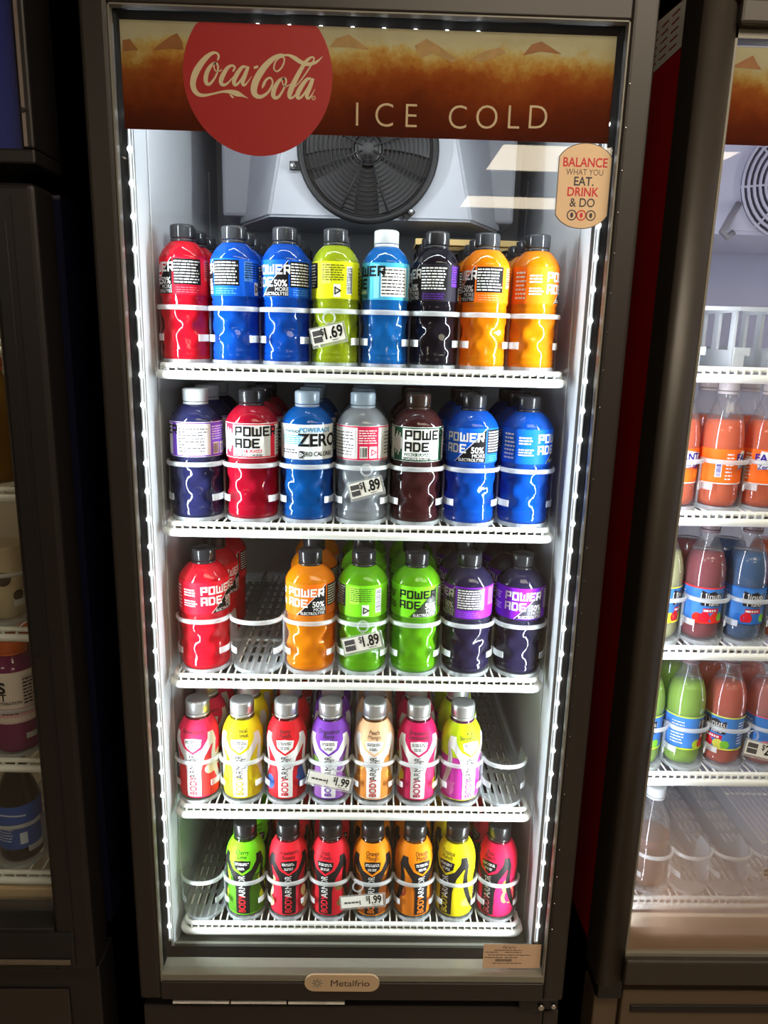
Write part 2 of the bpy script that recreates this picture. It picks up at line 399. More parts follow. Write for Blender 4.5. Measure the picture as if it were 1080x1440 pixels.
# ------------------------------------------------------------------ coolers
def part(name, me, root, label=None):
    o = obj(name, me, root, -Vector(root.location) if root.parent is None else (0, 0, 0), label=label); return o
def cabinet(root, x0, x1, zb, zt, liner, outer, xin0, xin1, lz0, lz1):
    """insulated body: outer shell boxes and inner liner with shelf standards"""
    part('cabinet_shell', boxes('cabinet_shell', [((x0, .062, FLOOR + .1), (xin0 - .004, .72, zt)), ((xin1 + .004, .062, FLOOR + .1), (x1, .72, zt)), ((x0, .64, FLOOR + .1), (x1, .72, zt)),
                                                  ((x0, .062, lz1 + .004), (x1, .72, zt)), ((x0, .062, FLOOR + .1), (x1, .72, lz0 - .004))], outer), root)
    bm = bmesh.new()
    add_box(bm, (xin0 - .004, .058, lz0), (xin0, .62, lz1)); add_box(bm, (xin1, .058, lz0), (xin1 + .004, .62, lz1))
    add_box(bm, (xin0, .616, lz0), (xin1, .62, lz1)); add_box(bm, (xin0, .058, lz1 - .004), (xin1, .62, lz1)); add_box(bm, (xin0, .058, lz0), (xin1, .62, lz0 + .004))
    ln = part('liner', mk('liner', bm, liner), root)
    for xs, d in ((xin0, 1), (xin1, -1)):
        for yy in (.115, .53):
            bm = bmesh.new(); lo = min(xs, xs + d * .0022)
            add_box(bm, (lo, yy, lz0 + .03), (lo + .0022, yy + .014, lz1 - .1), .001, 1); obj('shelf_standard', mk('shelf_standard', bm, liner), ln)
    return ln
def framed(name, bx0, bx1, bz0, bz1, ox0, ox1, oz0, oz1, y0, y1, m, root, chamfer=.006):
    """door frame: two stiles and two rails, each a part"""
    for nm, lo, hi in (('stile', (ox0, y0, oz0), (bx0, y1, oz1)), ('stile', (bx1, y0, oz0), (ox1, y1, oz1)), ('rail', (bx0, y0, bz1), (bx1, y1, oz1)), ('rail', (bx0, y0, oz0), (bx1, y1, bz0))):
        bm = bmesh.new(); add_box(bm, lo, hi, chamfer if nm == 'stile' else .002, 3); part(nm, mk(nm, bm, m), root)

# ---- the middle cooler
main = thing('display_cooler', 'tall glass-door drinks cooler with red disc and cola header, its LED strips lit', 'cooler', (0, .35, FLOOR))
cabinet(main, -.346, .352, FLOOR, 1.50, LINER, FRAMED, -.312, .316, -.045, 1.43)
part('floor_cover', boxes('floor_cover', [((-.311, .060, -.0405), (.315, .61, -.036)), ((-.311, .0585, -.0405), (.315, .064, -.016))], mat('floor_cover_grey', (112, 114, 106), .45), .001), main)
door = obj('door', None, main, -Vector(main.location)); door.empty_display_size = .02
framed('frame', -.3145, .3225, -.020, 1.411, -.350, .357, -.055, 1.475, -.018, .044, FRAME, door)
part('gasket', boxes('gasket', [((-.335, .044, -.045), (-.318, .058, 1.45)), ((.326, .044, -.045), (.343, .058, 1.45)), ((-.335, .044, 1.42), (.343, .058, 1.45)), ((-.335, .044, -.045), (.343, .058, -.028))], GASKET), door)
bm = bmesh.new()
for lo, hi in (((-.3145, -.016, -.020), (-.3125, -.004, 1.411)), ((.3205, -.016, -.020), (.3225, -.004, 1.411)), ((-.3145, -.016, 1.409), (.3225, -.004, 1.411))): add_box(bm, lo, hi)
add_box(bm, (-.3145, -.016, -.020), (.3225, .02, -.006), .002, 2)
part('glazing_bead', mk('glazing_bead', bm, BEAD), door)
bm = bmesh.new()
for lo, hi in (((-.3145, .001, -.006), (-.3128, .044, 1.411)), ((.3208, .001, -.006), (.3225, .044, 1.411)), ((-.3128, .001, 1.4095), (.3208, .044, 1.411)), ((-.3128, .001, -.020), (.3208, .044, -.008))): add_box(bm, lo, hi)
part('spacer', mk('spacer', bm, BEADD), door)
part('glass_pane', boxes('glass_pane', [((-.3128, -.004, -.008), (.3208, .000, 1.4093))], PANE), door)
# header print, disc, lettering
part('header_print', boxes('header_print', [((-.306, .0012, 1.2755), (.312, .0020, 1.399))], cola_print('cola_header_print', 1.2755, 1.399)), door)
ICE1 = mat('ice_brown', (150, 92, 46), 0.6, var=.3, scale=90); ICE2 = mat('ice_tan', (176, 136, 84), 0.6, var=.3, scale=90)
def px_piece(pts, Y=0.0): return poly([(aty(a, b, Y).x, aty(a, b, Y).z) for a, b in pts][::-1])
bm = bmesh.new()
for pts, mi in (([(214, 70), (226, 60), (240, 50), (249, 46), (256, 58), (258, 70), (240, 68)], 0), ([(172, 56), (182, 54), (194, 70), (172, 72)], 0), ([(463, 66), (472, 54), (490, 48), (505, 58), (520, 70), (490, 66)], 1),
                ([(583, 64), (600, 54), (617, 64), (645, 84), (636, 88), (610, 74), (590, 82)], 1), ([(735, 78), (748, 62), (762, 58), (775, 66), (790, 76), (760, 72)], 0), ([(660, 84), (680, 72), (705, 66), (712, 74), (680, 86)], 1)):
    bm = bmesh.new(); put(bm, px_piece(pts), flat(.0009)); part('ice_print', mk('ice_print', bm, ICE1 if mi == 0 else ICE2), door)
DISCRED = mat('disc_red', (182, 32, 38), .5, var=.04, scale=8)
pts = []
for k in range(72):
    a = 2 * PI * k / 72; pts.append((-.1365 + .0935 * math.cos(a), min(1.399, 1.3415 + .0935 * math.sin(a))))
bm = bmesh.new(); put(bm, poly(pts), flat(.0006)); part('red_disc', mk('red_disc', bm, DISCRED), door, 'red round sign with white script lettering')
LOGO = [
    [(262, 304, 10), (270, 274, 14), (250, 253, 14), (213, 264, 24), (163, 312, 36), (120, 380, 42), (100, 445, 38), (107, 495, 34), (134, 527, 26), (175, 535, 18), (235, 524, 12), (300, 510, 14), (350, 512, 26), (392, 524, 34), (430, 538, 14), (466, 556, 1)],
    [(345, 530, 8), (360, 545, 12), (372, 553, 1)],
    [(252, 318, 12), (222, 335, 20), (192, 385, 28), (184, 435, 28), (196, 460, 22), (220, 452, 16), (252, 405, 12), (266, 355, 12), (256, 322, 12), (240, 330, 10), (242, 362, 8), (262, 378, 8), (292, 366, 6)],
    [(362, 378, 10), (376, 352, 14), (358, 338, 14), (326, 356, 22), (294, 410, 30), (284, 450, 26), (302, 466, 20), (330, 454, 12), (366, 412, 5)],
    [(452, 346, 12), (424, 350, 20), (388, 400, 28), (370, 445, 26), (380, 466, 20), (404, 450, 14), (440, 395, 12), (462, 348, 12)],
    [(466, 344, 18), (444, 400, 26), (428, 450, 24), (438, 468, 16), (458, 452, 9), (488, 408, 3)],
    [(502, 354, 15), (530, 344, 15)],
    [(642, 372, 9), (634, 352, 10), (648, 308, 10), (682, 282, 10), (704, 296, 10), (690, 345, 10), (660, 376, 10), (642, 372, 9)],
    [(706, 270, 10), (672, 270, 18), (622, 298, 30), (566, 356, 40), (518, 434, 44), (502, 500, 42), (516, 536, 32), (552, 544, 22), (598, 512, 15), (626, 454, 12), (612, 420, 12), (584, 432, 14), (566, 466, 18), (556, 490, 4)],
    [(690, 274, 12), (730, 270, 14), (770, 288, 26), (810, 314, 26), (855, 330, 22), (905, 320, 18), (935, 300, 10), (957, 278, 2)],
    [(704, 420, 12), (672, 436, 20), (640, 486, 30), (630, 530, 30), (644, 552, 22), (672, 538, 16), (704, 482, 12), (716, 440, 12), (704, 420, 12), (690, 436, 8), (696, 466, 8), (716, 476, 8), (746, 460, 5)],
    [(884, 282, 12), (852, 306, 20), (812, 366, 26), (770, 446, 32), (742, 512, 34), (738, 546, 24), (758, 550, 14), (790, 518, 6)],
    [(884, 280, 10), (900, 292, 10), (886, 326, 10), (846, 390, 9), (800, 452, 7), (772, 480, 5)],
    [(880, 424, 12), (850, 432, 20), (812, 484, 30), (790, 532, 30), (798, 554, 20), (824, 538, 14), (862, 480, 12), (884, 428, 12)],
    [(894, 424, 18), (872, 480, 28), (852, 534, 26), (860, 556, 16), (880, 540, 9), (906, 494, 3)]]
def logo_px(p):
    q = aty(250 + p[0] * 230 / 1080.0, 20 + p[1] * 210 / 986.0, 0.0); return (q.x, q.z, p[2] * 0.2130 * 0.00089)
bm = bmesh.new()
for i, st in enumerate(LOGO): put(bm, ribbon([logo_px(p) for p in st]), flat(.0004 - .00002 * i))
c = logo_px((897, 552, 0)); put(bm, ring2(c[0], c[1], .0018, .0026), flat(.0003)); put(bm, text('R', .003, c[0], c[1] - .001), flat(.0003))
part('script_lettering', mk('script_lettering', bm, mat('lettering_cream', (232, 212, 178), .5, var=.02)), door)
for ch, a, b in (('I', 502, 177), ('C', 540, 178), ('E', 578, 179), ('C', 643, 181), ('O', 684, 181), ('L', 722, 181), ('D', 756, 181)):
    bm = bmesh.new(); q = aty(a, b, 0); put(bm, text(ch, .0405, q.x, q.z, sx=.95, bold=-.012), flat(.0008)); part('header_letter', mk('header_letter', bm, mat('lettering_tan', (212, 184, 150), .5, var=.02)), door)
# round-ended sticker on the outside of the glass
bm = bmesh.new(); cxs, s_w = .2835, .0335
pts = [(-s_w, -.042)] + [(s_w * math.sin(a), -.033 - .0155 * math.cos(a)) for a in [(-1.15 + 2.3 * k / 12) for k in range(13)]] + [(s_w, -.042)]
out = [(s_w * math.sin(a) / math.sin(1.2), -.0345 - .0165 * (math.cos(a) - math.cos(1.2)) / (1 - math.cos(1.2))) for a in [(-1.2 + 2.4 * k / 14) for k in range(15)]]
out += [(x, -z) for x, z in out[::-1]]
rotm = lambda s, z: (cxs + s, -.0046, 1.2225 + z)
add_prism(bm, [(cxs + x * 1.03, 1.2225 + z * 1.02) for x, z in out], 'y', -.0044, -.0041, 1); put(bm, poly(out), rotm, 0)
def st(t, size, z, mi, sx=.9, bold=0): put(bm, text(t, size, 0, z, sx, 'C', bold), lambda s, zz: (cxs + s, -.0048, 1.2225 + zz), mi)
st('BALANCE', .0155, .0235, 2, .86, .02); st('WHAT YOU', .0105, .0135, 3, .85); st('EAT.', .0150, .0010, 4, .9, .02); st('DRINK', .0150, -.0118, 2, .9, .02); st('& DO', .0150, -.0248, 4, .9, .01)
for k, x in enumerate((-.0125, 0, .0125)):
    put(bm, ring2(x, -.0352, .0052, .0066), lambda s, zz: (cxs + s, -.0048, 1.2225 + zz), 2 if k == 1 else 4); put(bm, disc(x, -.0352, .0021, 10, .0034), lambda s, zz: (cxs + s, -.0048, 1.2225 + zz), 2 if k == 1 else 4)
part('advice_sticker', mk('advice_sticker', bm, [mat('sticker_tan', (226, 196, 158), .5, var=.03), mat('sticker_rim', (92, 84, 78), .5), mat('sticker_red', (206, 44, 56), .5), mat('sticker_brown', (92, 78, 72), .5), mat('sticker_slate', (62, 58, 66), .5)]), door, 'tan round-ended sticker with red and dark lettering')
# service sticker near the foot of the glass
bm = bmesh.new(); put(bm, rect(.220, .3165, -.001, .047), flat(-.0044), 0)
put(bm, ribbon([(.252 + x * .001, .039 + z * .001, .0009) for x, z in ((0, 0), (2, 4), (5, 3), (4, -1), (8, 2), (11, 3), (12, -1), (16, 3), (20, 0), (22, 3))]), flat(-.0047), 1)
for i, (x0, x1, z) in enumerate(((.238, .292, .035), (.223, .246, .031), (.256, .288, .031), (.228, .302, .0255), (.223, .254, .0205), (.256, .280, .0205), (.236, .294, .009))): put(bm, small_print(x0, x1, z - .0012, z + .0012, 1, i), flat(-.0047), 1)
put(bm, barcode(.241, .268, .0125, .0175, 4), flat(-.0047), 1)
part('service_sticker', mk('service_sticker', bm, [mat('sticker_pink_tan', (214, 184, 156), .55), GREYINK]), door, 'small tan service sticker with rows of print and a bar code')
# brand badge on the bottom rail
bm = bmesh.new(); q = aty(481, 1382.5, -.021); L2, r2 = .0455, .0165
pl = [(q.x + L2 * 1 + r2 * math.sin(a), q.z + r2 * math.cos(a)) for a in [PI * k / 12 for k in range(13)]] + [(q.x - L2 - r2 * math.sin(a), q.z - r2 * math.cos(a)) for a in [PI * k / 12 for k in range(13)]]
add_prism(bm, pl, 'y', -.0215, -.0182, 0)
put(bm, text('Metalfrio', .0180, q.x + .0135, q.z - .0058, 1.0, 'C', .006), flat(-.0218), 1)
for k in range(8):
    a = PI * k / 4; put(bm, ribbon([(q.x - .041 + .002 * math.cos(a), q.z + .002 * math.sin(a), .0016), (q.x - .041 + .0088 * math.cos(a), q.z + .0088 * math.sin(a), .0024)]), flat(-.0218), 2)
part('badge', mk('badge', bm, [mat('badge_beige', (196, 172, 142), .35), mat('badge_dark', (52, 34, 34), .4), mat('badge_green', (126, 130, 112), .4)]), door, 'beige pill-shaped badge with snowflake')
# LED strips
DIFF = emit('led_diffuser', (235, 244, 255), 1.6); LEDM = emit('led_point', (248, 250, 255), 14.0)
bm = bmesh.new()
add_box(bm, (-.3126, .031, .015), (-.3070, .038, 1.37)); add_box(bm, (.3150, .031, .015), (.3206, .038, 1.37)); add_box(bm, (-.16, .031, 1.4035), (.16, .038, 1.4092))
part('led_channel', mk('led_channel', bm, [ALU]), door)
bm = bmesh.new()
add_box(bm, (-.3108, .0300, .02), (-.3086, .031, 1.36)); add_box(bm, (.3166, .0300, .02), (.3188, .031, 1.36)); add_box(bm, (-.15, .0300, 1.4055), (.15, .031, 1.4078))
part('led_diffuser', mk('led_diffuser', bm, [DIFF]), door)
bm = bmesh.new(); bmesh.ops.create_icosphere(bm, subdivisions=2, radius=.0036)
for v in bm.verts: v.co.y *= .6
led_me = mk('led', bm, LEDM)
for k in range(31):
    z = 1.300 - k * .0418
    obj('led', led_me, door, (-.3097, .0295, z)); obj('led', led_me, door, (.3177, .0295, z + .006))
for k in range(8): obj('led', led_me, door, (-.140 + k * .0402, .0295, 1.4066))
# screws along the right stile (pin heads)
bm = bmesh.new(); bmesh.ops.create_icosphere(bm, subdivisions=1, radius=.0011); pin = mk('pin', bm, STEEL)
for k in range(26): obj('rivet', pin, door, (.3275, -.0185, 1.34 - k * .05))
# evaporator housing with the fan
hs = part('evaporator_housing', None, main); hs.empty_display_size = .02
bm = bmesh.new(); zt = 1.42
def frustum(x0b, x1b, yb, zb, x0t, x1t, yt):
    v = [bm.verts.new(p) for p in ((x0b, yb, zb), (x1b, yb, zb), (x1t, yt, zt), (x0t, yt, zt), (x0b - .07, yb + .13, zb), (x1b + .07, yb + .13, zb), (x1t + .09, yt + .13, zt), (x0t - .09, yt + .13, zt))]
    for f in ((0, 1, 2, 3), (4, 0, 3, 7), (1, 5, 6, 2), (0, 4, 5, 1), (5, 4, 7, 6), (3, 2, 6, 7)): bm.faces.new([v[i] for i in f])
frustum(-.165, .178, .295, 1.218, -.128, .132, .300)
bmesh.ops.bevel(bm, geom=bm.edges[:], offset=.004, segments=2, affect='EDGES')
add_box(bm, (-.262, .405, 1.232), (.268, .612, 1.42), .006, 2)
obj('cover', mk('cover', bm, mat('evaporator_white', (196, 200, 210), .35, var=.02)), hs)
FX, FY, FZ, FR = .001, .2925, 1.325, .117
def ringpts(r, y, n=48): return [(FX + r * math.cos(2 * PI * k / n), y, FZ + r * math.sin(2 * PI * k / n)) for k in range(n)]
bm = bmesh.new(); add_tube(bm, ringpts(FR - .006, FY - .006, 56), .006, 8, 0, True)
for k in range(13): add_tube(bm, ringpts(.018 + k * .0072, FY - .010 + .0004 * k, 44), .0011, 5, 0, True)
for k in range(8):
    a = 2 * PI * k / 8 + .35; add_tube(bm, [(FX + .010 * math.cos(a), FY - .0115, FZ + .010 * math.sin(a)), (FX + (FR - .008) * math.cos(a), FY - .006, FZ + (FR - .008) * math.sin(a))], .0013, 5)
GRILL = mat('fan_grille_black', (24, 24, 26), .5); obj('fan_grille', mk('fan_grille', bm, GRILL), hs)
bm = bmesh.new(); put(bm, disc(FX, FZ, FR - .004, 48), flat(FY + .0005)); obj('fan_recess', mk('fan_recess', bm, mat('fan_recess', (14, 14, 16), .5)), hs)
bm = bmesh.new(); add_lathe(bm, [(.026, 0), (.026, .006), (.020, .009), (.006, .010)], 24); t = mk('hub', bm, mat('fan_hub', (30, 30, 33), .35)); obj('fan_hub', t, hs, (FX, FY, FZ), rot=(PI / 2, 0, 0))
bm = bmesh.new(); a0, a1 = -.42, .42; rows = []
for i in range(6):
    r = .024 + i * .0155; rows.append([bm.verts.new((r * math.cos(a0 * (.7 + .06 * i) + (a1 - a0) * (.7 + .06 * i) * j / 5), -.004 + .003 * (j / 5 - .5), r * math.sin(a0 * (.7 + .06 * i) + (a1 - a0) * (.7 + .06 * i) * j / 5))) for j in range(6)])
for A, B in zip(rows, rows[1:]):
    for j in range(5): bm.faces.new((A[j], A[j + 1], B[j + 1], B[j])).smooth = True
bl = mk('fan_blade', bm, mat('fan_blade_grey', (44, 44, 47), .45))
for k in range(5): obj('fan_blade', bl, hs, (FX, FY - .001, FZ), rot=(0, 2 * PI * k / 5 + .95, 0))
bm = bmesh.new(); bmesh.ops.create_uvsphere(bm, u_segments=12, v_segments=8, radius=.0058); add_box(bm, (-.006, .0, -.007), (.014, .004, .007), .001, 1, 1); sm = mk('fan_screw', bm, [STEEL, GRILL])
for k, (a, b) in enumerate(((412, 232), (577, 297))):
    q = aty(a, b, .285); obj('fan_screw', sm, hs, (q.x, .2885, q.z), rot=(0, 0 if k == 0 else 2.4, 0))
# kick panel, hinge, plinth
part('kick_panel', boxes('kick_panel', [((-.350, -.004, -.40), (.330, .06, -.082))], FRAME, .003), main)
part('kick_corner', boxes('kick_corner', [((.331, -.002, -.40), (.357, .06, -.092))], FRAME, .002), main)
part('plinth', boxes('plinth', [((-.34, .03, FLOOR), (.35, .70, -.40))], BLACK), main)
bm = bmesh.new(); add_box(bm, (.285, -.012, -.079), (.352, .05, -.058), .002, 1); add_tube(bm, [(.322, -.013, -.070), (.322, -.017, -.070)], .005, 12, 1); add_tube(bm, [(.343, -.013, -.068), (.343, -.017, -.068)], .004, 12, 1)
part('hinge', mk('hinge', bm, [BLACK, STEEL]), main)
part('recess', boxes('recess', [((-.345, .012, -.084), (.35, .06, -.055))], GASKET), main)

# ------------------------------------------------------------------ wire shelves
def shelf_meshes(x0, x1, yf, depth, pitch=.0125):
    """front rail is two bars joined by short posts: the dark dashes are real gaps"""
    W = x1 - x0; h = W / 2
    bm = bmesh.new()
    def bar(z, r, y, inset):
        c = .014; P = [(-h + inset, y + .030, z)] + [(-h + inset + c - c * math.cos(a), y + c - c * math.sin(a), z) for a in [PI / 2 * k / 4 for k in range(5)]]
        P += [(-x, yy, zz) for x, yy, zz in P[::-1]]; add_tube(bm, P, r, 8)
    bar(.0085, .0042, .004, .004); bar(-.0046, .0066, .000, 0)
    n = int(W / pitch)
    for k in range(n + 1):
        x = -h + .016 + (W - .032) * k / n; add_box(bm, (x - .0012, -.0015, -.004), (x + .0012, .004, .008))
    add_box(bm, (-h + .012, .0035, -.008), (h - .012, .0065, -.0015))
    front = mk('front_rail', bm, WHITE)
    bm = bmesh.new()
    for k in range(n + 1):
        x = -h + .016 + (W - .032) * k / n; add_tube(bm, [(x, .004, .0095), (x, depth - .006, .0095)], .0015, 5)
    wires = mk('wires', bm, WHITE)
    bm = bmesh.new()
    add_tube(bm, [(-h + .006, 0, .0052), (h - .006, 0, .0052)], .0028, 6)
    cross = mk('cross_rod', bm, WHITE)
    bm = bmesh.new(); add_tube(bm, [(0, .012, .004), (0, depth - .004, .004)], .0035, 6)
    return front, wires, cross, mk('side_rod', bm, WHITE), h
def place_shelf(ms, cx, yf, z, label, group):
    f, wi, cr_, sd, h = ms
    t = thing('wire_shelf', label, 'shelf', (cx, yf, z), group=group)
    obj('front_rail', f, t); o = obj('wires', wi, t); o['kind'] = 'stuff'; [obj('cross_rod', cr_, t, (0, y, 0)) for y in (.16, .32, .49)]
    obj('side_rod', sd, t, (-h + .004, 0, 0)); obj('side_rod', sd, t, (h - .004, 0, 0))
    return t
SZ = [0.9694, 0.7298, 0.4757, 0.2349, 0.0]
ORD = ['top', 'second', 'third', 'fourth', 'lowest']
SHM = shelf_meshes(-.300, .300, .075, .52)
for z, nm in zip(SZ, ORD): place_shelf(SHM, 0, .075, z, 'white wire shelf of the middle cooler, the %s' % (nm if nm in ('top', 'lowest') else nm + ' from the top'), 'shelves of the middle cooler')

# ------------------------------------------------------------------ lane trays
def tray_meshes(p, R, depth=.46, rail_h=.090):
    """one bottle lane: slotted floor with rounded nose, dividers, front rail arc, stop tabs. Origin: lane centre at the front"""
    hp = p / 2 - .0009; ce = R + .006            # nose centre y
    bm = bmesh.new(); nose = [(-hp * math.cos(a) * .96, ce - (ce - .002) * math.sin(a)) for a in [PI * k / 16 for k in range(17)]]
    add_prism(bm, nose, 'z', 0, .0022)
    ns = 6; sw = 2 * hp / (ns * 1.62)
    for k in range(ns): x = -hp + sw / 2 + (2 * hp - sw) * k / (ns - 1); add_box(bm, (x - sw / 2, ce, 0), (x + sw / 2, depth, .0022))
    y = ce + .028
    while y < depth: add_box(bm, (-hp, y, 0.0002), (hp, y + .009, .0020)); y += .036
    rim = [(x, y_, 0) for x, y_ in nose]
    add_sweep(bm, rim, [(-.0006, .0022), (.0006, .0022), (.0006, .007), (-.0006, .007)])
    floor_me = mk('tray_floor', bm, TRAY)
    bm = bmesh.new(); yc = ce * .80
    prof = [(yc, .000), (depth, .000), (depth, .030), (yc + .075, .030), (yc + .055, .040), (yc + .040, rail_h - .004), (yc, rail_h)]
    add_prism(bm, prof, 'x', -.0003, .0003); div = mk('divider', bm, TRAY)
    bm = bmesh.new()
    arc = [(-hp * math.cos(a) if 0 < k < 20 else (-hp + .0003 if k == 0 else hp - .0003), yc - (yc - .001) * math.sin(a) ** .85, 0) for k, a in [(k, PI * k / 20) for k in range(21)]]
    sec = [(-.0016, -.0034), (.0016, -.0034), (.0022, -.0015), (.0022, .0015), (.0016, .0034), (-.0016, .0034)]
    add_sweep(bm, [(x, y_, rail_h) for x, y_, _ in arc], sec, 0, True); rail = mk('front_rail', bm, TRAYR)
    tabs = []
    for s in (-1, 1):
        bm = bmesh.new(); P = [(s * -x if s > 0 else x, y_, .038) for x, y_, _ in arc[:6]]
        P = [(s * abs(x), y_, z) for x, y_, z in P]
        ringsec = [(-.0007, -.0050), (.0007, -.0050), (.0007, .0050), (-.0007, .0050)]
        add_sweep(bm, P[::-1] if s > 0 else P, ringsec); tabs.append(mk('stop_tab', bm, TRAYR))
    return floor_me, div, rail, tabs, hp
def place_tray(tm, x, y, z, label, group, last=True):
    fl, dv, rl, tabs, hp = tm
    t = thing('lane_tray', label, 'tray', (x, y, z), group=group)
    obj('tray_floor', fl, t); obj('divider', dv, t, (-hp, 0, 0)); obj('divider', dv, t, (hp, 0, 0)); obj('front_rail', rl, t)
    for tb in tabs: obj('stop_tab', tb, t)
    return t

# ------------------------------------------------------------------ bottles
def cap_mesh(name, R, H, m, z0, skirt=True, ribs=40, dome=.0012):
    bm = bmesh.new()
    if skirt: add_lathe(bm, [(R * .93, z0 - .0055), (R * .985, z0 - .005), (R * .985, z0 - .0012), (R * .93, z0 - .0009)], 40)
    def rib(a, r, z): return r - (R * .022 if (int(round(a / (2 * PI) * ribs * 2)) % 2 and r > R * .97) else 0)
    add_lathe(bm, [(R * .96, z0), (R, z0 + .0012), (R, z0 + H * .82), (R * .955, z0 + H - dome), (R * .80, z0 + H), (R * .3, z0 + H)], ribs * 2, 0, rib)
    return mk(name, bm, m)
def body_mesh(name, prof, m, rfun=None, n=48):
    bm = bmesh.new(); add_lathe(bm, prof, n, 0, rfun); return mk(name, bm, m)

CAPD = clear_mix('cap_dark', (44, 44, 48), .10, .2, .2); CAPW = clear_mix('cap_white', (232, 238, 242), .06, .3, .3); CAPF = clear_mix('cap_frosted', (196, 212, 226), .25, .4, .25)
CAPB = clear_mix('cap_brown', (62, 46, 40), .10, .2, .2); CAPS = mat('cap_silver', (196, 198, 200), .28, metal=.75); CAPK = mat('cap_black', (26, 26, 28), .28)
CAPT = clear_mix('cap_transparent_grey', (84, 86, 92), .45, .3, .10)

# --- squat sports drink bottle with pinched grip, two sizes
def sports_profile(R, H):
    k = R / .0405; h = H / .200
    P = [(.030 * k, 0), (.036 * k, .0015 * h), (.0388 * k, .006 * h), (.0396 * k, .013 * h), (.0380 * k, .0155 * h), (.0396 * k, .018 * h)]
    P += [(.0396 * k, (.020 + .0035 * i) * h) for i in range(20)]
    P += [(.0396 * k, .0905 * h), (.0375 * k, .0935 * h), (.0398 * k, .0965 * h), (.0398 * k, .125 * h), (.0398 * k, .1525 * h), (.0386 * k, .1555 * h), (.0345 * k, .1625 * h), (.0285 * k, .1695 * h), (.0225 * k, .1745 * h), (.0178 * k, .1765 * h), (.0168 * k, .1785 * h), (.0168 * k, .1805 * h)]
    def rf(a, r, z):
        zz = z / h
        if .018 < zz < .092:
            t = (zz - .018) / .074; env = math.sin(PI * t) ** .5
            c = math.cos(6 * a + 1.2); tri = math.copysign(abs(c) ** .7, c)
            wv = math.cos(2 * PI * t * 2)
            return r - (.0014 + .0019 * tri * wv + .0012 * (wv * .5 + .5)) * env
        return r
    return P, rf
def col(n, rgb): return mat('print_' + n, rgb, .48, var=.02, spec=.07)
